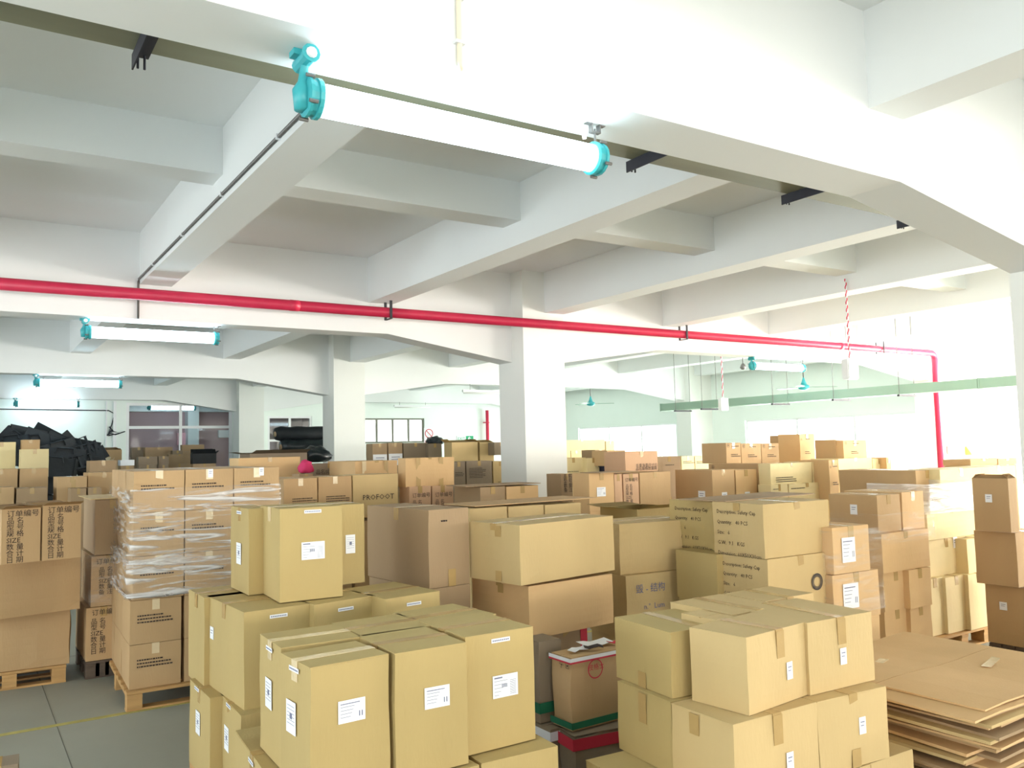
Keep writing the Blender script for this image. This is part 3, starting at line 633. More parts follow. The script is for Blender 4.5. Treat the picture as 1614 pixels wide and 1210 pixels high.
# ---- worn reused cartons with green and red print
C('worn reused carton with a round red stamp and green band, in the dark gap', T, 903, 1037, 1153, 872, (1010, 1125), zb=.26, pile='F', worn=.8, tape='none', group='worn reused cartons in the gap', marks=[('hband', .04, .13, GREENINK), ('hband', .95, 1.0, PAPER), ('hband', .925, .95, REDINK), ('ring', 'F',   .32, .80, .05, REDINK), ('txt', 'F', .22, .79, .035, '皮格士', REDINK), ('txt', 'L', .45, .85, .05, '☂ ▣', INK)])
C('worn carton in a torn plastic sleeve left of the stamped one', DU, 852, 1012, 1140, 838, None, zb=.26, w=.14, pile='F', worn=.8, tape='none', group='worn reused cartons in the gap', marks=[('hband', .12, .25, GREENINK)])
C('worn carton with red tape, beneath the stamped one', DU, 905, 1160, 1260, 878, (1010, 1140), zt=.255, h=.23, pile='F', worn=.6, tape='none', group='worn reused cartons in the gap', marks=[('hband', .7, .95, REDINK)])
C('dark worn carton low in the gap beside the front left pile', DU, 868, 1150, 1240, 842, None, zt=.255, h=.23, w=.10, pile='F', worn=.6, tape='none', group='worn reused cartons in the gap', marks=[('hband', .75, .95, PAPER)])
C('brown carton with red edge tape glimpsed under the middle stack', BR, 858, 992, 1060, None, 925, zt=.65, h=.38, dep=.3, pile='D0', worn=.2, marks=[('strip', 'F', .9, .2, .98, REDINK)])
# ---- front right pile
sm = ('lab', 'F', .62, .5, .038, .066, 'small')
BT = dict(group=GB, tape='y')
tpL = ('strip', 'L', .5, 0, .25); tpF = ('strip', 'F', .5, .62, .98); tpF2 = ('strip', 'F', .5, 0, .25)
C('khaki carton at the front corner on top of the front right pile, small white label', SA, 1181, 1005, 1128, 1091, (1280, 1092), zb=.69, pile='G', group=GB, marks=[('lab', 'F', .62, .42, .038, .066, 'small'), tpF])
C('khaki carton top left of the front right pile, its greenish side to the aisle', K, 1060, 997, 1101, 972, None, zb=.69, w=.34, yaw=-5, pile='G', group=GB, marks=[tpL])
C('khaki carton top right of the front right pile with a white label', SA, 1277, 982, 1096, None, (1379, 1071), zb=.69, dep=.40, pile='G', group=GB, marks=[('lab', 'F', .5, .45, .038, .066, 'small'), tpF])
C('khaki carton front of the middle layer of the front right pile, label low on it', SA, 1155, 1142, 1280, 1058, (1287, 1106), zt=.688, h=.283, pile='G', group=GB, marks=[('lab', 'F', .62, .35, .038, .066, 'small'), ('strip', 'L', .4, .7, .97), ('strip', 'F', .5, .6, .98)])
C('khaki carton left of the middle layer, below the greenish sided one', K, 1057, 1106, 1220, 973, None, zt=.688, h=.283, w=.30, yaw=-5, pile='G', group=GB, marks=[('strip', 'L', .5, .55, .97)])
C('khaki carton right of the middle layer with a label near its top', SA, 1288, 1106, 1215, None, (1396, 1081), zt=.688, h=.283, dep=.36, pile='G', group=GB, marks=[('lab', 'F', .6, .55, .038, .066, 'small'), tpF2])
C('khaki carton at the bottom edge, left foot of the front right pile', K, 1040, 1262, 1400, 923, 1230, zt=.403, h=.268, yaw=-4, pile='G', group=GB, marks=[('strip', 'L', .5, .6, .97)])
C('sand carton low right of the front right pile, crumpled clear tape on top', SA, 1372, 1203, 1330, None, (1438, 1180), zt=.403, h=.283, dep=.3, pile='G', group=GB, tape='x', tmat=CLEAR)
C('sand carton at the bottom edge under the right side of the front right pile', SA, 1312, 1222, 1330, None, (1372, 1204), zt=.403, h=.283, dep=.3, pile='G', group=GB)
# rear row of the front right pile
carton(2.925, 2.735, 0, .33, .38, .69, .973, SA, 'khaki carton behind the front corner one, only its top showing', GB, 'y', pile='G')
carton(3.27, 2.79, 0, .34, .26, .69, .973, SA, 'khaki carton rear right of the front right pile, only its top showing', GB, 'y', pile='G')
carton(2.68, 2.60, 0, .12, .22, .69, .972, SA, 'narrow khaki carton between the greenish sided one and the rear row, top only', GB, 'none', pile='G')
# ---- shipping-print stack behind it
DET = 'Description: Safety Cap\n\nQuantity:   40 PCS\n\nSize:   6\n\nG.W.  9.1   KGS\n\nDimension: 60X50X30cm'
GJ = 'cartons printed with shipping details'
det = ('txt', 'L', .1, .80, .035, DET, INK)
J = dict(group=GJ, tape='y')
C('upper carton printed with shipping details, corner to camera, bright front', SA, 1206, 795, 881, 1126, (1309, 868), zb=1.02, pile='H', group=GJ, marks=[('txt', 'L', .10, .79, .034, DET, INK), ('strip', 'L', .5, .85, 1)])
C('upper carton printed with shipping details, left one behind the corner carton', K, 1125, 791, 873, 1055, None, zt=1.325, w=.5, h=.31, yaw=-2, pile='H', group=GJ, marks=[('txt', 'L', .14, .79, .034, DET, INK)])
C('lower carton printed with shipping details, under the corner one', SA, 1209, 882, 960, 1131, (1311, 869), zt=1.018, h=.3, pile='H', group=GJ, marks=[('txt', 'L', .12, .79, .034, DET, INK), ('ring', 'F', .72, .45, .05, DARKM), ('ring', 'F', .72, .45, .042, DARKM), ('ring', 'F', .72, .45, .034, DARKM)])
C('shaded lower carton left of the printed stack beside the dark gap', K, 1129, 874, 950, 1065, None, zt=1.018, h=.3, w=.5, yaw=-2, pile='H', group=GJ)
C('sand carton with a white paper sheet, right of the printed stack, under film', O, 1311, 832, 905, None, 1368, zt=1.17, h=.28, yaw=-3, dep=.45, pile='H2', group='filmed cartons beside the printed stack', marks=[('lab', 'F', .4, .5, .12, .15, 'plain')])
C('sand carton with a white paper sheet, lower of the filmed pair', O, 1312, 907, 980, None, 1384, zt=.885, h=.28, yaw=-3, dep=.45, pile='H2', group='filmed cartons beside the printed stack', marks=[('lab', 'F', .35, .52, .14, .15, 'plain')])
# ---- right centre stack
GR = 'cartons of the right centre stack'
C('sand carton atop the right centre stack with a small white label on its shaded side', T, 1385, 781, 840, 1309, 1421, zb=1.005, pile='I', group=GR, marks=[('lab', 'L', .53, .6, .06, .075, 'small')])
C('sand carton right of the labelled one atop the right centre stack', O, 1424, 776, 835, None, 1458, zb=1.005, dep=.5, pile='I', group=GR)
C('wide film-wrapped carton second from the top of the right centre stack', O, 1389, 842, 901, 1350, 1463, zt=1.003, h=.285, pile='I', group=GR)
C('orange carton third layer left of the right centre stack', O, 1392, 903, 962, 1350, 1430, zt=.716, h=.283, pile='I', group=GR)
C('orange carton third layer right of the right centre stack', O, 1432, 899, 955, None, 1466, zt=.716, h=.283, dep=.4, pile='I', group=GR)
C('orange carton fourth layer left of the right centre stack, beside flattened boards', O, 1394, 964, 1025, 1350, 1433, zt=.431, h=.293, pile='I', group=GR)
C('orange carton fourth layer right of the right centre stack', O, 1434, 958, 1015, None, 1467, zt=.431, h=.293, dep=.4, pile='I', group=GR)
# behind them
GS = 'long shaded cartons at right'
C('long shaded carton side at right, left one of two above the labelled carton', T, 1443, 742, 773, 1381, (1478, 740), Y=4.3, pile='J', group=GS, h=.4)
C('long shaded carton side at right, further left behind its twin', T, 1385, 741, 772, 1322, None, Y=5.15, w=.4, h=.4, pile='J', group=GS)
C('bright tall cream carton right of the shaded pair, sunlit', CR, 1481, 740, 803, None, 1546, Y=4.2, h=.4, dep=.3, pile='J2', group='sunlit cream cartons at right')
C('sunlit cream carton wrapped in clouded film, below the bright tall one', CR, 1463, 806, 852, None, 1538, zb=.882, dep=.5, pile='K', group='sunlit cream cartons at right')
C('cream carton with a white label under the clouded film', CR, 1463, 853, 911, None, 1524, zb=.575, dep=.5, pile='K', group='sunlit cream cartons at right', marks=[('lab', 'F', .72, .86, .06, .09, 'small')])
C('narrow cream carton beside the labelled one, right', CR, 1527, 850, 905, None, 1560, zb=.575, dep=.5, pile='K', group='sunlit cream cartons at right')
for (a, b, y0, lb) in ((1466, 1491, 914, 'left'), (1495, 1529, 911, 'middle'), (1531, 1562, 906, 'right')):
    C('upright cream carton in the bottom row by the flattened boards, %s of three' % lb, CR, a, y0, {1466: 1004, 1495: 999, 1531: 993}[a], None, b, zb=.136, dep=.5, pile='K', group='upright cream cartons in a row')
# far right stack
GT = 'brown cartons of the far right stack'
C('brown carton with a dark open top on the far right stack, small label', T, 1594, 754, 839, 1537, 1607, zb=.995, w=None, yaw=0, pile='L', flaps='peak', group=GT, marks=[('lab', 'L', .45, .62, .05, .06, 'small')])
C('plain brown carton second in the far right stack', T, 1606, 840, 926, 1540, None, zb=.587, w=.35, yaw=0, pile='L', group=GT)
C('brown carton with a white label third in the far right stack', T, 1622, 928, 1022, 1558, None, zb=.137, w=.4, yaw=0, pile='L', group=GT, marks=[('lab', 'L', .45, .66, .055, .06, 'small')])
# ---- wrapped pallet stack at left (3 x 5)
zr = [.135, .43, .725, 1.02, 1.315, 1.60]
cols = [(207, 1087, 276), (278.5, 1076.5, 344), (346, 1067, 408)]
rowname = ['bottom', 'second lowest', 'middle', 'second highest', 'top']; colname = ['left', 'centre', 'right']
for ci, (xa, ya, xb) in enumerate(cols):
    for r in range(5):
        mk = [('lines', 'F', .14, .66, .22, 3 if r < 2 else 2)] if ci < 2 or r > 3 else []
        if r == 4: mk += [('lab', 'F', [.5, .52, .6][ci], .9, .035, .06, 'none')] if ci else []
        P = at_z(xa, ya, .135)
        off = -.015 if r < 2 and ci == 0 else 0
        u0 = at_z(207, 1087, .135); v0 = at_z(408, 1056, .135); yaw = math.atan2(v0.y-u0.y, v0.x-u0.x)
        xs = [0, .335, .67][ci]
        ux = Vector((math.cos(yaw), math.sin(yaw), 0)); uy = Vector((-math.sin(yaw), math.cos(yaw), 0))
        for back in (0, 1, 2):
            if back and ci not in (0,) and r != 4: continue
            c = u0+ux*(xs+off+.165)+uy*(.22+back*.45)
            lb = 'film-wrapped brown carton, %s row, %s column of the wrapped pallet stack' % (rowname[r], colname[ci])
            if back: lb = 'brown carton, %s row of the wrapped stack, %s behind the %s front' % (rowname[r], 'first' if back == 1 else 'second', colname[ci])
            carton(c.x, c.y, yaw, .328, .44, zr[r], zr[r+1]-.003, T, lb, 'cartons of the wrapped pallet stack', 'y', mk if not back else (), pile='M', tmat=CLEAR)
WU, WY, WUX, WUY = u0, yaw, ux, uy
# ---- far left printed stack
cnm = [('txt', 'F', .12, .86, .062, CN, INK), ('txt', 'F', .12, .74, .047, CNCOL, INK)]
GN = 'far left cartons with large printed characters'
C('left carton with large printed characters, edge of the photograph', T, 1, 803, 890, None, 63, zb=.985, yaw=8, dep=.5, pile='N', flaps='sag', group=GN, marks=cnm)
C('carton with large printed characters right of its twin at far left', T, 66, 797, 884, None, 127, zb=.985, yaw=8, dep=.5, pile='N', flaps='sag', group=GN, marks=cnm)
C('wide plain brown carton under the two printed ones at far left', T, -70, 893, 985, None, (121, 957), zb=.56, dep=.6, pile='N', worn=.35, group='plain wide cartons at far left')
C('wide crushed brown carton on the far left pallet, lowest', T, -80, 985, 1070, None, (109, 1045), zb=.135, h=.42, dep=.6, pile='N', worn=.5, group='plain wide cartons at far left')
# second printed column
GP = 'narrow column of printed cartons between the two left stacks'
C('upper shaded carton of the narrow column, left of the wrapped stack', BR, 149, 788, 875, 131, 205, zb=.95, pile='P', group=GP)
C('middle carton of the narrow column with printed characters under film', T, 143, 877, 957, 128, 200, zb=.545, pile='P', group=GP, marks=[('txt', 'F', .12, .84, .05, CN, INK), ('txt', 'F', .2, .68, .045, '品 名\n型 号\nSIZE\n数 量\n备 注', INK)])
C('lowest leaning carton of the narrow column with printed characters', T, 135, 959, 1043, 119, 190, zb=.137, pile='P', group=GP, marks=[('txt', 'F', .15, .86, .055, CN, INK), ('txt', 'F', .12, .7, .048, '品 名\n型 号\nSIZE\n数 量\n合 计\n日 期', INK)])
# ---- clutter, far left
C('sunlit cream carton flap panel at the left edge', CR, -20, 697, 742, None, (25, 695), Y=15.0, h=.5, dep=.4, pile='Q', group='cartons beneath the black heap')
C('brown carton topmost before the black heap', T, 34, 693, 707, None, (63, 692), Y=15.0, h=.18, dep=.3, pile='Q1', group='cartons beneath the black heap')
C('cream carton with a lit face before the black heap', CR, 33, 708, 740, None, (77, 707), Y=14.6, h=.42, dep=.45, pile='Q1', group='cartons beneath the black heap')
C('brown carton at the left edge below the lit cream panel', T, -25, 740, 768, None, (28, 738), Y=13.0, h=.45, dep=.5, pile='Q2', group='mid distance cartons at left')
C('brown carton below the lit cream carton, left', T, 31, 739, 768, None, (76, 737), Y=13.0, h=.45, dep=.5, pile='Q2', group='mid distance cartons at left')
C('brown carton low at far left behind the printed pair', T, -25, 769, 800, None, (22, 767), Y=12.0, h=.5, dep=.5, pile='Q3', group='mid distance cartons at left')
C('small brown carton behind the second printed carton', BR, 26, 770, 800, None, (75, 768), Y=12.0, h=.5, dep=.5, pile='Q3', group='mid distance cartons at left')
C('long low dull carton behind the narrow column', T, 90, 752, 782, None, (137, 746), Y=12.0, h=.35, dep=.5, pile='Q4', group='mid distance cartons at left', marks=[('strip', 'F', .55, .4, .9)])
C('long tilted brown carton left of the wrapped stack top', T, 139, 745, 768, None, (190, 740), Y=12.3, h=.28, dep=.5, pile='Q5', group='mid distance cartons at left')
C('square brown carton on the long tilted one', BR, 142, 726, 745, 137, (184, 724), Y=13.0, h=.24, dep=.4, pile='Q5b', group='mid distance cartons at left')
C('small carton below the long tilted one, left', BR, 112, 770, 800, None, (136, 768), Y=11.6, h=.4, dep=.4, pile='Q6', group='mid distance cartons at left')
C('small carton below the long tilted one, right', BR, 139, 769, 800, None, (160, 767), Y=11.6, h=.4, dep=.4, pile='Q6', group='mid distance cartons at left')
C('open carton with a bag inside against the mint wall', T, 162, 709, 727, 159, (192, 706), Y=18.5, h=.3, dep=.4, pile='R0', flaps='half')
for (a, b, y0, y1, Y, m, lb) in ((208, 230, 705, 720, 18.6, DU, 'small dull carton with a raised flap before the partition'), (229, 272, 705, 721, 18.4, BR, 'brown carton in the clutter before the left pane'),
     (272, 288, 710, 724, 18.2, DU, 'dull reddish carton in the middle of the clutter'), (287, 322, 701, 712, 18.7, BR, 'long brown carton with a cream end before the right pane'),
     (266, 300, 716, 731, 17.6, BR, 'flat brown carton low in the clutter'), (218, 248, 720, 733, 17.2, DU, 'charcoal coloured carton at the left of the clutter'), (250, 266, 719, 733, 17.3, DU, 'grey carton beside the charcoal coloured one')):
    C(lb, m, a, y0, y1, a-3, (b, y0-1), Y=Y, pile='R%d' % a, group='clutter of cartons before the glass partition', h=None)
C('open crate with dark inside holding a pale board before the partition', BLACKF, 304, 715, 731, 300, (341, 714), Y=17.0, pile='R9', flaps='back', cat='crate', name='crate')
C('small stack of pale sheets beside the wrapped stack', PAPER, 190, 725, 733, None, (212, 723), Y=16.5, h=.1, dep=.3, pile='R10', tape='none', cat='paper stack', name='paper_stack')
# ---- middle distance, centre left
GU = 'cartons behind the tall khaki ones'
C('tan carton with a small brown side, left of the lettered carton', T, 447, 755, 800, 409, 500, Y=8.0, h=.42, pile='S', group=GU, marks=[('lines', 'F', .25, .55, .25, 4)], tmat=CLEAR)
C('tan carton in the middle beside the lettered carton', T, 502, 752, 798, None, 554, Y=8.0, h=.42, dep=.45, pile='S', group=GU, marks=[('lines', 'F', .22, .55, .25, 4)], tmat=CLEAR)
C('tan carton lettered in capitals, behind the tall khaki ones', SA, 556, 749, 800, None, 627, Y=8.0, h=.42, dep=.45, pile='S', group=GU, marks=[('txt', 'F', .2, .40, .075, 'PROFOOT', INK)], tape='x', tmat=CLEAR)
C('tan carton below the lettered one, right of the tall khaki ones', T, 558, 822, 900, None, 631, Y=7.98, h=.45, dep=.4, pile='S', group=GU)
C('orange capped carton behind the wrapped stack right end', O, 376, 722, 746, None, (473, 719), Y=10.0, h=.35, dep=.4, pile='S2', group='orange cartons in the middle distance')
C('grey carton with a drooping flap behind the orange capped one', DU, 394, 715, 722, None, (484, 713), Y=11.5, h=.3, dep=.5, pile='S3', flaps='sag')
C('brown carton under the bright pink cloth', BR, 472, 747, 760, None, (493, 745), Y=9.5, h=.3, dep=.25, pile='S7')
C('long tan carton with a worn top behind the lettered one', O, 560, 727, 762, 511, (626, 722), Y=9.0, h=.4, pile='S4', group='orange cartons in the middle distance', worn=.2, marks=[('strip', 'F', .2, .2, 1, CLEAR), ('strip', 'F', .72, .1, 1)])
C('printed grey carton left of the long tan one', DU, 493, 731, 752, None, (545, 727), Y=9.8, h=.3, dep=.4, pile='S5', marks=[('txt', 'F', .08, .6, .09, '品名SIZE 订单', INK), ('txt', 'F', .08, .2, .09, '数量颜色备注', INK)])
C('orange carton with crossed tape beside the dark gap, upper', O, 639, 722, 764, 627, (715, 720), Y=8.0, h=.3, pile='S6', group='orange cartons in the middle distance', worn=.15, marks=[('strip', 'F', .25, 0, 1), ('strip', 'F', .72, 0, 1)])
C('orange printed carton under the cross-taped one, left', PK, 645, 767, 800, 630, (679, 765), Y=7.95, h=.35, pile='S6', group='orange cartons in the middle distance', marks=[('txt', 'F', .12, .68, .06, CN, INK), ('txt', 'F', .12, .48, .05, '品 名\n型 号', INK)])
C('orange printed carton under the cross-taped one, right', PK, 681, 766, 800, None, (714, 763), Y=7.95, h=.35, dep=.4, pile='S6', group='orange cartons in the middle distance', marks=[('txt', 'F', .12, .68, .06, CN, INK), ('txt', 'F', .12, .48, .05, '品 名\n型 号', INK)])
# far row under the framed window
GV = 'cartons in the far row under the framed window'
labw = ('lab', 'F', .5, .35, .26, .2, 'small')
C('far carton with a pale label, left one under the framed window', BR, 587, 699, 722, 577, (610, 698), Y=13.4, h=.44, pile='V', group=GV, marks=[labw])
C('far carton with a pale label, right one under the framed window', BR, 612, 698, 722, None, (634, 698), Y=13.4, h=.44, dep=.4, pile='V', group=GV, marks=[labw])
C('long dark shaded carton in the far row', DU, 636, 698, 722, None, (674, 697), Y=13.4, h=.44, dep=.4, pile='V', group=GV)
C('shaded carton with a black bag over its corner in the far row', DU, 675, 699, 722, None, (696, 698), Y=13.3, h=.42, dep=.3, pile='V', group=GV)
C('open topped tan carton with raised flaps before the green sign', SA, 712, 697, 724, 700, (753, 696), Y=12.6, h=.5, pile='V2', flaps='half', group=GV)
C('open topped tan carton next to the broad column', SA, 756, 697, 724, None, (778, 696), Y=12.6, h=.5, dep=.4, pile='V2', flaps='half', group=GV)
C('small grey carton with an open side beside the broad column, upper', DU, 779, 697, 710, None, (800, 696), Y=12.4, h=.22, dep=.3, pile='V3', group=GV)
GX = 'dark printed cartons left of the broad column'
C('dark printed carton narrow, left of the broad column', DU, 713, 728, 765, None, (733, 727), Y=10.6, h=.5, dep=.4, pile='X', group=GX, marks=[('lines', 'F', .2, .7, .14, 3)])
C('dark printed carton wide, left of the broad column', DU, 735, 727, 765, None, (775, 726), Y=10.6, h=.5, dep=.4, pile='X', group=GX, marks=[('lines', 'F', .1, .8, .28, 7)])
C('tan carton hard against the broad column', SA, 777, 727, 765, None, (800, 726), Y=10.6, h=.5, dep=.4, pile='X', group=GX, marks=[('lines', 'F', .3, .4, .05, 1)])
C('shaded low carton before the broad column', BR, 757, 768, 790, 716, (796, 766), Y=7.0, h=.4, pile='X2', group='low cartons before the broad column')
C('tan low carton at the foot of the broad column', O, 798, 767, 790, None, (848, 764), Y=7.0, h=.4, dep=.4, pile='X2', group='low cartons before the broad column')
for (a, b, y0, lb) in ((741, 799, 802, 'left'), (801, 857, 799, 'middle'), (859, 915, 796, 'right')):
    C('khaki carton in the row behind the middle stack, %s of three' % lb, SA, a, y0, y0+60, None, (b, y0-4), Y=5.15, h=.42, dep=.45, pile='Y', group='row behind the middle stack', tape='x')
# ---- right of the broad column
GZ = 'mixed cartons right of the broad column'
C('tan carton with a square white label right of the broad column', O, 928, 746, 806, 902, 967, Y=6.5, pile='Z', group=GZ, marks=[('lab', 'F', .46, .5, .11, .09, 'plain')])
C('narrow orange carton beside the square labelled one', PK, 968, 747, 806, None, (980, 747), Y=6.5, h=.42, dep=.4, pile='Z', group=GZ)
C('orange carton with a column of printed characters', PK, 982, 747, 806, None, (1006, 745), Y=6.5, h=.42, dep=.4, pile='Z', group=GZ, marks=[('txt', 'F', .1, .82, .045, CN, INK), ('txt', 'F', .12, .68, .04, CNCOL, INK)])
C('tilted brown carton beside the printed column', T, 1008, 745, 803, None, (1056, 740), Y=6.5, h=.42, dep=.4, pile='Z', group=GZ)
C('salmon carton with two rows of print lying on the group right of the column', PK, 985, 712, 744, None, (1036, 711), Y=6.9, dep=.35, pile='Z', group=GZ, marks=[('txt', 'F', .3, .22, .055, '毛重净重尺寸日', INK), ('txt', 'F', .3, .07, .055, '品名规格数量期', INK)], rebuild=False)
GZ2 = 'yellow cartons right of the broad column'
C('long yellow carton on top right of the broad column', CR, 880, 694, 708, None, (953, 695), Y=11.2, h=.17, dep=.4, pile='Z2', group=GZ2, tmat=CLEAR)
C('yellow carton behind the long yellow one, right', CR, 955, 695, 712, None, (968, 695), Y=11.8, h=.2, dep=.4, pile='Z2b', group=GZ2)
for (a, b) in ((882, 899), (900, 917), (919, 936)): C('small yellow carton in the row under the long yellow one, %s' % {882: 'left', 900: 'middle', 919: 'right'}[a], CR, a, 710, 722, None, (b, 710), Y=11.2, h=.2, dep=.4, pile='Z2', group=GZ2)
C('grey carton with a code label behind the yellow row', BR, 938, 709, 742, None, (955, 709), Y=10.4, h=.42, dep=.35, pile='Z3', group=GZ, marks=[('lab', 'F', .3, .78, .12, .13, 'small')])
C('yellow carton with faint lettering under the yellow row', CR, 884, 722, 745, None, (923, 723), Y=9.8, h=.35, dep=.4, pile='Z4', group=GZ2, marks=[('lines', 'F', .2, .45, .28, 1)])
C('small yellow carton before the grey code labelled one', CR, 925, 722, 742, None, (946, 722), Y=9.7, h=.3, dep=.3, pile='Z4b', group=GZ2)
C('shaded carton with vertical printed characters against the column', BR, 884, 747, 800, None, (902, 748), Y=8.3, h=.5, dep=.3, pile='Z5', group=GZ, marks=[('txt', 'F', .2, .9, .07, '品 名\n型 号\n数 量\n备 注', INK)])
C('tan carton over a navy bin right of the yellow row', T, 957, 710, 729, None, (985, 710), Y=9.4, h=.22, dep=.35, pile='Z6', group=GZ)
C('dark carton with a black printed word right of the salmon one', BR, 1037, 720, 762, None, (1072, 720), Y=8.6, h=.55, dep=.45, pile='AA', group='cartons in the right middle distance', marks=[('lines', 'F', .3, .8, .2, 1)])
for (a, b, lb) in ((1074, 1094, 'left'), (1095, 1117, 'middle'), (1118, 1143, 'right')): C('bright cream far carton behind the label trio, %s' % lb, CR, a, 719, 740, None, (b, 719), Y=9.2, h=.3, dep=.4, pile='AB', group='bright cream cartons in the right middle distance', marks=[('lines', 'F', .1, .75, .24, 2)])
C('carton with white labels, corner to camera, left of the trio', T, 1122, 741, 778, 1064, (1157, 741), Y=6.4, h=.4, pile='AC', group='trio with white labels', marks=[('lab', 'L', .72, .32, .1, .1, 'small'), ('lab', 'F', .5, .3, .08, .08, 'small')])
C('right carton of the trio with white labels', O, 1159, 741, 778, None, (1192, 741), Y=6.4, h=.4, dep=.4, pile='AC', group='trio with white labels', marks=[('lab', 'F', .5, .3, .08, .08, 'small')])
GL = 'cartons with small black printed marks at right'
def mk_l(s=1): return [('txt', 'L', .06, .80, .07*s, '⊛', INK), ('lines', 'L', .3, .45, .2*s, 2)]
def mk_f(s=1): return [('txt', 'F', .04, .80, .07*s, '⊛', INK), ('lines', 'F', .4, .85, .2*s, 1), ('lines', 'F', .3, .45, .2*s, 2)]
C('pair end carton with black marks, left of the three standing on the cream row', T, 1168, 699, 728, None, (1199, 699), Y=7.2, h=.25, dep=.4, pile='AD', group=GL, marks=mk_f(.8))
C('carton with black marks furthest left on the cream row', T, 1144, 698, 727, None, (1167, 698), Y=7.2, h=.25, dep=.4, pile='AD', group=GL, marks=mk_f(.8))
C('carton with black marks and a sunlit end on the cream row', T, 1200, 699, 728, None, (1227, 700), Y=7.2, h=.25, dep=.4, pile='AD', group=GL, marks=mk_f(.8))
C('cream carton with small black marks in the sunlit row, corner to camera', CR, 1214, 731, 762, 1195, (1279, 728), Y=6.2, h=.3, pile='AE', group=GL, marks=[('lines', 'F', .1, .5, .35, 3)])
C('low carton with black marks left of the sunlit row', T, 1194, 731, 740, 1117, None, Y=6.6, h=.3, w=.3, pile='AE1', group=GL, marks=mk_l(.8))
C('cream carton right end of the sunlit row', CR, 1280, 728, 760, None, (1306, 727), Y=6.2, h=.3, dep=.4, pile='AE', group=GL)
C('low sunlit carton beneath the sunlit row, left', CR, 1215, 764, 778, 1195, (1241, 763), Y=6.15, h=.3, pile='AE', group=GL, marks=[('lines', 'F', .1, .85, .12, 1)])
C('low sunlit carton beneath the sunlit row, right', CR, 1243, 763, 778, None, (1300, 760), Y=6.15, h=.3, dep=.4, pile='AE', group=GL, marks=[('lines', 'F', .05, .85, .3, 1)])
C('tallest standing carton with black marks before the far window', O, 1260, 684, 725, None, (1283, 684), Y=7.3, h=.42, dep=.35, pile='AF', group=GL, marks=mk_f(.6))
C('short carton end tucked left of the tallest standing carton', T, 1241, 686, 697, None, (1258, 685), Y=7.6, h=.12, dep=.3, pile='AF2', group=GL)
C('orange standing carton with black marks right of the tallest one', O, 1329, 694, 721, None, (1365, 694), Y=6.6, h=.25, dep=.3, pile='AG', group=GL, marks=mk_f(.7))
C('thin carton edge left of the orange standing carton', T, 1316, 693, 721, None, (1322, 695), Y=6.7, h=.25, dep=.3, pile='AG', group=GL)
C('brown carton with marks between the sunlit row and the shaded pair', O, 1306, 725, 768, None, (1320, 725), Y=6.0, h=.45, dep=.4, pile='AH', group=GL, marks=mk_f(.5))
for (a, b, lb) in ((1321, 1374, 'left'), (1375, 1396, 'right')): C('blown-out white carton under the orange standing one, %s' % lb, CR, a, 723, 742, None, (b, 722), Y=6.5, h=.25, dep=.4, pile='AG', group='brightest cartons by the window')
C('small orange carton end beside the brightest cartons', O, 1397, 721, 736, None, (1404, 721), Y=6.4, h=.3, dep=.3, pile='AI', group='brightest cartons by the window')
C('flat tan carton high at far right, left of two', T, 1529, 724, 731, None, (1571, 723), Y=4.9, h=.07, dep=.3, pile='AJ', group='flat cartons at far right')
C('flat tan carton high at far right, right of two', T, 1573, 723, 731, None, (1602, 722), Y=4.9, h=.07, dep=.3, pile='AJ', group='flat cartons at far right')
C('cream carton beneath the flat ones at far right', CR, 1546, 736, 760, None, (1600, 734), Y=4.2, h=.3, dep=.3, pile='AK', group='flat cartons at far right')
C('dark corner of a low carton at the bottom left edge', DU, -40, 1215, 1300, None, (29, 1203), zt=.3, h=.165, dep=.15, pile='AL')

# ---- hidden supports: the rest of each stack down to its pallet
def rect_pts(b, sh=0):
    x, y, a, w, d = b[:5]; c, s = math.cos(a), math.sin(a)
    return [(x+c*u-s*v, y+s*u+c*v) for u, v in ((-w/2+sh, -d/2+sh), (w/2-sh, -d/2+sh), (w/2-sh, d/2-sh), (-w/2+sh, d/2-sh))]
def overlap(p, q):
    for poly in (p, q):
        for i in range(4):
            nx, ny = poly[(i+1) % 4][1]-poly[i][1], poly[i][0]-poly[(i+1) % 4][0]
            A = [nx*a+ny*b for a, b in p]; B = [nx*a+ny*b for a, b in q]
            if max(A) <= min(B) or max(B) <= min(A): return False
    return True
PAL = .135
ONPAL = ('A','B','G','I','K','L','M','N','P','H')
vis = list(BOXES)
vis.sort(key=lambda b: b[5])
nh = 0
for b in vis:
    base = PAL if b[7] in ONPAL else 0
    if b[5] <= base+.03: continue
    # is something right below already?
    below = [q for q in BOXES if q is not b and q[6] <= b[5]+.03 and overlap(rect_pts(b, .05), rect_pts(q, .03))]
    top = max([q[6] for q in below], default=base)
    if b[5]-top < .05: continue
    gap = b[5]-top
    fp = (b[0], b[1], b[2], b[3]*.97, b[4]*.97)
    # never fill where a nearer visible thing already stands
    n = max(1, round(gap/.6)); hgt = gap/n
    cl = [q for q in BOXES if q is not b and q[5] < b[5]-.02 and q[6] > top+.02 and overlap(rect_pts(fp, .02), rect_pts(q, .01))]
    if cl: top2 = max(q[6] for q in cl); 
    if cl and top2 < b[5]-.03: top = top2; gap = b[5]-top; n = max(1, round(gap/.6)); hgt = gap/n
    elif cl: continue
    for k in range(n):
        nh += 1
        carton(fp[0], fp[1], fp[2], fp[3], fp[4], top+k*hgt, top+(k+1)*hgt-.002, b[8] if b[8] not in (PAPER, NAVY, BLACKF) else BR, 'plain carton low in a stack, hidden behind the stacks in front', 'cartons hidden low in the stacks', 'y', pile=b[7])
print('hidden cartons', nh, 'total', len(BOXES))

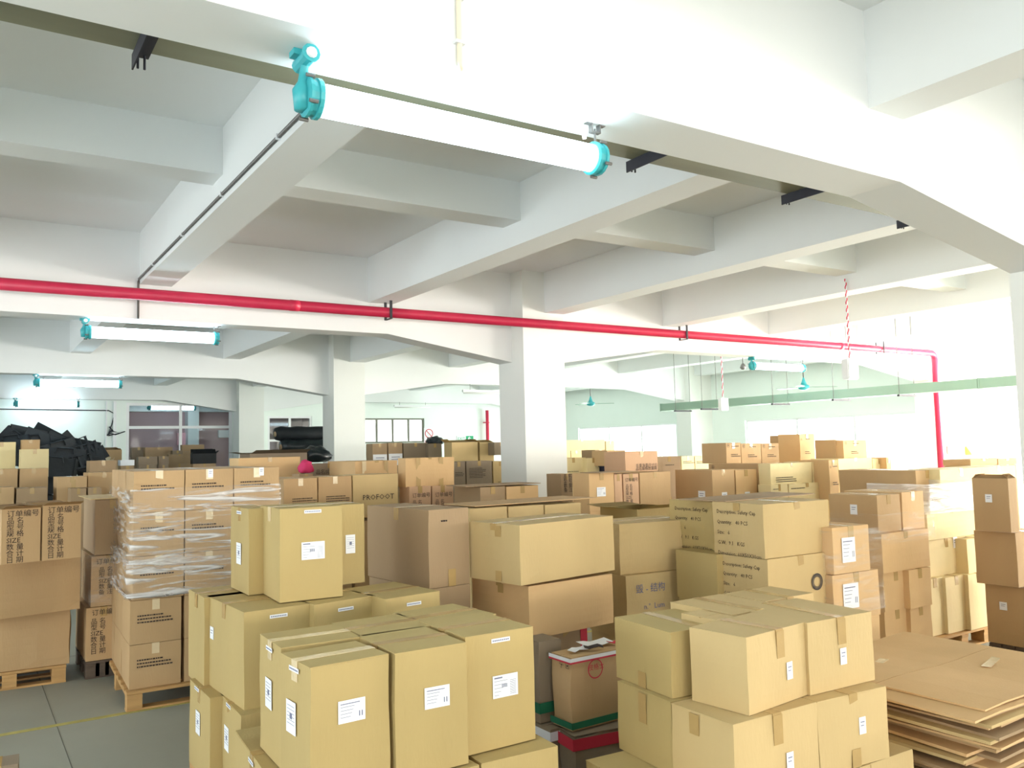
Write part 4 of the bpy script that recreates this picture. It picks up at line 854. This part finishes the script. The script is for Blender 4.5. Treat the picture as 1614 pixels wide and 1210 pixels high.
# ================================================================== PALLETS
_pm = {}
def pallet(cx, cy, yaw, w, d, z, label, m=WOOD, grp='wooden pallets'):
    t = thing('pallet', label, 'pallet', (cx, cy, 0), yaw, grp)
    def bd(name, *a):
        key = (name,)+tuple(round(q, 3) for q in a[3:])
        bm = BM(); x, y, z_, sx, sy, sz = a; bx(bm, -sx/2, sx/2, -sy/2, sy/2, 0, sz); o = obj(name, bm, m, t); o.location = (x, y, z_)
    n = max(3, int(d/.14))
    for k in range(n): bd('deck_board', 0, -d/2+.05+(d-.1)*k/(n-1), z-.02, w, .09, .018)
    for i in (-1, 0, 1): bd('stringer', i*(w/2-.05), 0, z-.042, .095, d, .021)
    for i in (-1, 0, 1):
        for j in (-1, 0, 1): bd('block', i*(w/2-.05), j*(d/2-.06), .016, .095, .11, z-.0585)
    for j in (-1, 0, 1): bd('bottom_board', 0, j*(d/2-.06), 0, w, .09, .015)
piles = {}
for b in BOXES:
    if b[7] in ONPAL and b[5] <= PAL+.03: piles.setdefault(b[7], []).append(b)
PL = {'M': 'wooden pallet under the film-wrapped stack, block corner to the aisle', 'N': 'wooden pallet under the wide cartons at far left', 'P': 'dark pallet under the narrow printed column',
      'A': 'pallet under the front left pile', 'B': 'pallet under the second left pile', 'G': 'pallet under the front right pile', 'L': 'dark pallet under the far right stack', 'K': 'pallet under the upright cream cartons', 'I': 'pallet under the right centre stack'}
placed = []
for nm, bs in piles.items():
    a = bs[0][2]; c, s = math.cos(a), math.sin(a)
    pts = [p for b in bs for p in rect_pts(b)]
    U = [x*c+y*s for x, y in pts]; V = [-x*s+y*c for x, y in pts]
    u0, u1, v0, v1 = min(U), max(U), min(V), max(V)
    if nm == 'M': u0 -= .02; v0 -= .05; u1 += .05
    if nm == 'N': v0 -= .02; u1 -= .01
    nu = max(1, round((u1-u0)/1.3)); 
    for k in range(nu):
        ua = u0+(u1-u0)*k/nu; ub = u0+(u1-u0)*(k+1)/nu-.01; um, vm = (ua+ub)/2, (v0+v1)/2
        pallet(um*c-vm*s, um*s+vm*c, a, ub-ua, v1-v0, PAL-.001, PL.get(nm, 'pallet low under a stack, hidden by the stacks in front'), DWOOD if nm in ('P', 'L') else WOOD)

# ================================================================== STRETCH FILM
def film(path, z0, z1, label, m=FILM, amp=.008, slant=0, n=26):
    """ribbon of wrinkled film following path (list of (x,y)), from z0 to z1"""
    bm = BM(); P = [Vector((x, y)) for x, y in path]; seg = []
    for a, b in zip(P, P[1:]):
        k = max(2, int((b-a).length/.04))
        seg += [a.lerp(b, i/k) for i in range(k)]
    seg.append(P[-1]); c = P[0]
    o0 = Vector((c.x, c.y, z0)); rows = []
    for j in range(n+1):
        r = []
        for i, p in enumerate(seg):
            q = seg[min(i+1, len(seg)-1)]-seg[max(i-1, 0)]; nn = Vector((q.y, -q.x)).normalized()
            z = z0+(z1-z0)*j/n+slant*i/len(seg)*(1 if j == 0 else .2)+noise.noise(Vector((i*.25, j*9.0, 0)))*.004
            wv = noise.noise(Vector((i*.12, z*13+i*.1, 3)))*amp+noise.noise(Vector((i*.6, z*9+i*.3, 7)))*amp*.7
            r.append(bm.verts.new((p.x+nn.x*(abs(wv)+.008)-c.x, p.y+nn.y*(abs(wv)+.008)-c.y, z-z0)))
        rows.append(r)
    for a, b in zip(rows, rows[1:]):
        for i in range(len(seg)-1): bm.faces.new((a[i], a[i+1], b[i+1], b[i]))
    o = obj('stretch_film', bm, m, None, True); o.location = o0; tag(o, label, 'stretch film'); return o
def wp(u, v): p = WU+WUX*u+WUY*v; return (p.x, p.y)
film([wp(-.012, 1.3), wp(-.012, 0-.004), wp(1.0, -.004), wp(1.01, .5)], .92, 1.475, 'clear crinkled film around the upper rows of the wrapped pallet stack', FILM, .012)
film([wp(-.03, 1.3), wp(-.03, -.022), wp(1.0, -.022)], .70, 1.04, 'band of crinkled film lower on the wrapped pallet stack', FILM, .012, slant=.12, n=16)
def film_on(piles_, z0, z1, label, m=FILM, off=.01, sel=None):
    bs = [b for b in BOXES if b[7] in piles_ and b[5] < z1 and b[6] > z0 and (sel is None or sel(b))]
    a = bs[0][2]; c, s = math.cos(a), math.sin(a); pts = [p for b in bs for p in rect_pts(b)]
    U = [x*c+y*s for x, y in pts]; V = [-x*s+y*c for x, y in pts]; u0, u1, v0, v1 = min(U)-off, max(U)+off, min(V)-off, max(V)+off
    w_ = lambda u, v: (u*c-v*s, u*s+v*c)
    return film([w_(u0, v1), w_(u0, v0), w_(u1, v0), w_(u1, v1)], z0, z1, label, m)
film_on(['I'], .93, 1.15, 'tight clear film round the second row of the right centre stack', FILMT)
film_on(['K'], 1.09, 1.33, 'clouded white film gathered over the sunlit cream cartons', FILMW)
film_on(['H2'], .62, 1.15, 'loose film over the papered cartons right of the printed stack', FILMT)
film_on(['P'], .55, .95, 'torn film round the narrow printed column', FILMT)
P1, P2 = at_z(1212, 885, .99), at_z(1305, 905, .9)
film([(P1.x-.01, P1.y-.02), (P1.x+.48, P1.y-.05)], .72, 1.0, 'strained film strands over the dark mark of the printed stack', FILM, .01, slant=-.12, n=20)

# ================================================================== FLATTENED BOARDS
fb = 0
tip = at_z(1556, 1124, .55); far = at_z(1443, 999, .55); lft = at_z(1372, 1024, .55)
a0 = math.atan2(far.x-lft.x, far.y-lft.y)
rr = random.Random(11)
def sheet(name, cx, cy, z, w, d, yaw, th, label, m, crease=True, bend=0, grp='flattened cartons in the low heap'):
    t = thing(name, label, 'cardboard sheet', (cx, cy, z), yaw, grp)
    n = 6
    for part, (y0, y1) in (('panel', (-d/2, 0)), ('panel', (.004, d/2))):
        bm = BM(); V = []
        for k in range(n+1):
            x = -w/2+w*k/n
            zz = bend*math.sin(k*1.3+yaw*9)*.006
            V.append([bm.verts.new((x, y, zz+q)) for y, q in ((y0, 0), (y1, 0), (y1, th), (y0, th))])
        for p, q in zip(V, V[1:]):
            for i in range(4): bm.faces.new((p[i], p[(i+1) % 4], q[(i+1) % 4], q[i]))
        bm.faces.new(V[0][::-1]); bm.faces.new(V[-1]); bmesh.ops.recalc_face_normals(bm, faces=bm.faces[:])
        obj(part, bm, m, t)
    return t
hx, hy = tip.x+.58, tip.y+.53
print('heap', tip, far, lft, (hx, hy))
nsh = 30; z = .14
for k in range(nsh):
    f = k/(nsh-1); th = rr.choice((.0128, .0128, .0128, .009))
    w = rr.uniform(1.05, 1.22); d = rr.uniform(.98, 1.12)
    ox = rr.uniform(-.04, .05); oy = rr.uniform(-.05, .04)
    if k == nsh-1: w, d, ox, oy, th = 1.12, 1.02, .02, .03, .008
    if k == nsh-2: w, d, ox, oy, th = 1.2, 1.0, -.07, -.02, .009
    t = sheet('flattened_carton', hx+ox, hy+oy, z, w, d, math.radians(rr.uniform(-3, 3)-1), th,
          'topmost flattened carton of the low heap at right, smooth tan' if k == nsh-1 else ('second flattened carton of the heap with scuffed pale tape' if k == nsh-2 else ('flattened carton %s from the top of the low heap, its edge showing' % ['', '', 'third', 'fourth', 'fifth', 'sixth', 'seventh', 'eighth', 'ninth', 'tenth'][nsh-1-k] if nsh-1-k < 10 else 'flattened carton low in the heap at right, only its left edge showing')), [O, T, SA, BR][k % 4] if k < nsh-2 else O, bend=1)
    if k == nsh-1:
        for (u, v) in ((-.2, .25), (.25, -.2)): bm = BM(); bx(bm, u-.16, u+.16, v-.022, v+.022, th+.001, th+.002, Matrix.Rotation(.25, 4, 'Z')); obj('tape', bm, CLEAR, t)
    z += (.55-.14)/nsh
pallet(hx, hy, math.radians(-1), 1.15, 1.02, PAL, 'dark pallet under the heap of flattened cartons', DWOOD)
# loose sheets lying on stacks
def loose(px, py, z, w, d, yaw, label, m=T): p = at_z(px, py, z); sheet('cardboard_sheet', p.x, p.y, z, w, d, math.radians(yaw), .006, label, m, grp='loose cardboard sheets on the stacks')
loose(1180, 783, 1.336, .95, .38, 4, 'long loose cardboard sheet across the printed stack', BR)
sheet('cardboard_sheet', 3.62, 5.42, 1.29, 1.15, .42, math.radians(3), .006, 'long loose cardboard sheet lying behind the middle stack', T, grp='loose cardboard sheets on the stacks')
sheet('cardboard_sheet', 4.48, 7.22, 1.336, .85, .42, math.radians(-2), .006, 'loose cardboard sheet before the dark printed cartons', BR, grp='loose cardboard sheets on the stacks')
sheet('cardboard_sheet', 1.01, 7.6, 1.378, .34, .8, 0, .006, 'cardboard sheet capping the narrow printed column', SA, grp='loose cardboard sheets on the stacks')
loose(960, 744, 1.435, .5, .3, 3, 'curled cardboard sheet under the salmon carton', BR)

# ================================================================== ROLLS, HEAP, SMALL THINGS
def roll(px0, py, px1, Y, r, label, wrapped):
    A = at_y(px0, py, Y); t = thing('fabric_roll', label, 'roll', (A.x, Y, A.z), 0, 'black rolls by the third column')
    L_ = 1.55; bm = BM(); pts = []; rs = []
    for k in range(15): pts.append((L_*k/14, math.sin(k)*.01, math.sin(k*1.7)*.008)); rs.append(r*(1+.03*math.sin(k*2.1)) if 0 < k < 14 else r*.8)
    tube(bm, pts, rs, 20); o = obj('wrapped_roll', bm, BLACKP if wrapped else BLACKF, t, True)
    bm = BM(); tube(bm, [(-.02, 0, 0), (.05, 0, 0)], r*.35, 12); obj('core', bm, BR, t, True)
    return A
A1 = roll(434, 684, 512, 17.0, .15, 'upper black roll left of the third column', False)
A2 = roll(443, 704, 512, 16.85, .15, 'lower black roll in shiny polythene left of the third column', True)
t = thing('roll_stand', 'pale metal stand under the black rolls', 'stand', (A2.x+.75, 16.9, 0))
zz = A2.z-.155
for x in (-.7, .7):
    for y in (-.25, .25): bm = BM(); bx(bm, x-.02, x+.02, y-.02, y+.02, 0, zz-.03); obj('leg', bm, WHITEM, t)
for y in (-.25, .25): bm = BM(); bx(bm, -.8, .85, y-.02, y+.02, zz-.03, zz); obj('rail', bm, WHITEM, t)
for x in (-.66, 0, .66): bm = BM(); bx(bm, x-.02, x+.02, -.23, .23, zz-.025, zz-.001); obj('cross_bar', bm, WHITEM, t)
def blob(name, loc, s, m, label, cat, seed=0, grp=None):
    bm = BM(); bmesh.ops.create_icosphere(bm, subdivisions=3, radius=1)
    for v in bm.verts:
        q = noise.noise(v.co*2.2+Vector((seed, 0, 0)))*.35+noise.noise(v.co*5+Vector((seed, 3, 0)))*.12
        v.co = Vector((v.co.x*s[0], v.co.y*s[1], v.co.z*s[2]))*(1+q); v.co.z = max(v.co.z, -s[2]*.7)
    o = obj(name, bm, m, None, True); o.location = loc; tag(o, label, cat, grp); return o
p = at_y(483, 737, 9.6); blob('cloth_bundle', (p.x, 9.62, p.z), (.085, .08, .085), PINK, 'bright pink cloth bundle beside the orange capped carton', 'cloth', 2)
p = at_y(174, 723, 18.3); blob('plastic_bag', (p.x, 18.62, p.z-.04), (.2, .15, .13), mat('cream_bag', rgb(206, 192, 160), var=.1), 'crumpled cream bag slumped on a carton against the mint wall', 'bag', 5)
p = at_y(688, 697, 13.4); blob('plastic_bag', (p.x, 13.45, p.z+.02), (.16, .14, .09), BLACKP, 'black bag draped on the far row under the prohibition sign', 'bag', 8)
p = at_y(496, 716, 11.7); blob('plastic_bag', (p.x, 11.7, p.z-.02), (.24, .18, .13), BLACKP, 'black bag bunched beneath the rolls', 'bag', 9)
p = at_y(968, 735, 9.6); o = thing('storage_bin', 'navy plastic bin in the shade under a tan carton right of the yellow row', 'bin', (p.x+.1, 9.65, p.z-.15))
bm = BM(); bx(bm, -.3, .3, -.17, .17, 0, .15); obj('tub', bm, NAVY, o); bm = BM(); bx(bm, -.32, .32, -.19, .19, .15, .168); obj('rim', bm, NAVY, o)
# black heap by the mint wall: flat crates and trays thrown together
heap = [(22, 688, 17.5, .30, 40, 'ring'), (42, 690, 17.6, .42, 12, 'flat'), (50, 700, 17.2, .40, -8, 'crate'), (66, 700, 17.3, .45, 25, 'flat'), (78, 697, 17.8, .50, 30, 'flat'), (84, 712, 17.0, .48, -15, 'crate'),
        (96, 706, 17.5, .44, 28, 'flat'), (109, 698, 17.9, .30, 50, 'flat'), (100, 724, 16.8, .5, 5, 'crate'), (112, 716, 17.2, .45, -22, 'tray'), (128, 708, 17.8, .42, 12, 'flat'), (122, 722, 16.9, .45, -12, 'tray'),
        (134, 720, 17.2, .4, -28, 'tray'), (142, 728, 17.0, .35, -20, 'flat'), (60, 718, 16.9, .45, 10, 'crate'), (20, 704, 17.0, .4, -5, 'crate'), (88, 735, 16.5, .45, 8, 'crate'), (120, 736, 16.5, .4, -10, 'tray'), (152, 716, 17.6, .25, -30, 'flat')]
hn = {'ring': 'black ring handled crate at the left top of the black heap', 'flat': 'black flat board', 'crate': 'black crate', 'tray': 'black slatted tray'}
pos = ['at the peak', 'just below the peak', 'right of the peak', 'on the long slope', 'half way down', 'left of the notch', 'on the notch', 'standing up on its corner', 'low in the middle', 'mid slope', 'at the right shoulder', 'under the right shoulder', 'at the right toe', 'furthest right', 'behind the lit carton', 'at the left', 'at the bottom', 'at the bottom right', 'leaning on the mint wall']
for i, (px, py, Y, s, ang, kd) in enumerate(heap):
    p = at_y(px, py, Y); t = thing({'ring': 'crate', 'flat': 'plastic_board', 'crate': 'crate', 'tray': 'slatted_tray'}[kd], (hn[kd] if kd == 'ring' else hn[kd]+' '+pos[i]+' of the black heap'), 'crate' if kd != 'flat' else 'board', (p.x, Y, p.z-.02), 0, 'black plastic heap by the mint wall')
    t.rotation_euler = (math.radians(rr.uniform(-25, 10)), math.radians(ang), math.radians(rr.uniform(-25, 25)))
    bm = BM()
    if kd == 'flat': bx(bm, -s*.75, s*.75, -.02, .02, -s*.5, s*.5); obj('panel', bm, BLACKF, t); bm = BM(); bx(bm, -s*.7, s*.7, -.032, -.02, -s*.46, -s*.40); obj('rib', bm, BLACKF, t)
    elif kd in ('crate', 'ring'):
        h = s*.4; th = .02
        bx(bm, -s*.7, s*.7, -s*.4, -s*.4+th, -h, h); bx(bm, -s*.7, s*.7, s*.4-th, s*.4, -h, h); bx(bm, -s*.7, -s*.7+th, -s*.4, s*.4, -h, h); bx(bm, s*.7-th, s*.7, -s*.4, s*.4, -h, h); bx(bm, -s*.7, s*.7, -s*.4, s*.4, -h, -h+th)
        obj('tub', bm, BLACKF, t); bm = BM(); tube(bm, [(-s*.3, -s*.4-.02, h*.5), (-s*.25, -s*.45, h), (s*.25, -s*.45, h), (s*.3, -s*.4-.02, h*.5)], .015, 6); obj('handle', bm, BLACKF, t)
    else:
        bx(bm, -s*.8, s*.8, -.03, .03, -.03, 0); bx(bm, -s*.8, s*.8, -.03, .03, s*.5, s*.53); obj('rail', bm, BLACKF, t)
        for k in range(7): bm = BM(); x = -s*.75+s*1.5*k/6; bx(bm, x-.02, x+.02, -.012, .012, 0, s*.5); obj('slat', bm, BLACKF, t)
# cardboard platform beneath the heap: a solid row of dark plastic crates
for i, x in enumerate([(-.2), .45, 1.1]):
    for j in range(4):
        t = thing('crate', 'black crate stacked low under the black heap, hidden by cartons', 'crate', (x, 17.2, .0+j*.36), 0, 'crates under the black heap')
        bm = BM(); w, d, h, th = .6, .8, .34, .02
        bx(bm, -w/2, w/2, -d/2, -d/2+th, 0, h); bx(bm, -w/2, w/2, d/2-th, d/2, 0, h); bx(bm, -w/2, -w/2+th, -d/2+th, d/2-th, 0, h); bx(bm, w/2-th, w/2, -d/2+th, d/2-th, 0, h); bx(bm, -w/2+th, w/2-th, -d/2+th, d/2-th, 0, th)
        obj('tub', bm, BLACKF, t)

p = at_z(925, 1022, .635)
for i, (dx, dy, w, d, a, m_) in enumerate(((-.03, .02, .16, .05, .3, PAPER), (.1, .06, .18, .09, -.1, PAPER), (.2, .0, .12, .03, .1, REDINK), (.02, -.03, .1, .04, -.5, DARKM))):
    bm = BM(); n = 4; V = []
    for k in range(n+1):
        x = -w/2+w*k/n; zz = .006*math.sin(k*1.7+i); V.append([bm.verts.new(q) for q in ((x, -d/2, zz), (x, d/2, zz+.004), (x, d/2, zz+.006), (x, -d/2, zz+.002))])
    for p_, q_ in zip(V, V[1:]):
        for j in range(4): bm.faces.new((p_[j], p_[(j+1) % 4], q_[(j+1) % 4], q_[j]))
    o = obj('torn_strip', bm, m_); o.location = (p.x+dx, p.y+dy, .635+.004*i); o.rotation_euler = (0, 0, a)
    tag(o, ['crumpled white strip on the left of the worn stamped carton', 'flat white paper on top of the worn stamped carton', 'red strip on top of the worn stamped carton', 'black scrap on the corner of the worn stamped carton'][i], 'scrap', 'torn strips on the worn carton')
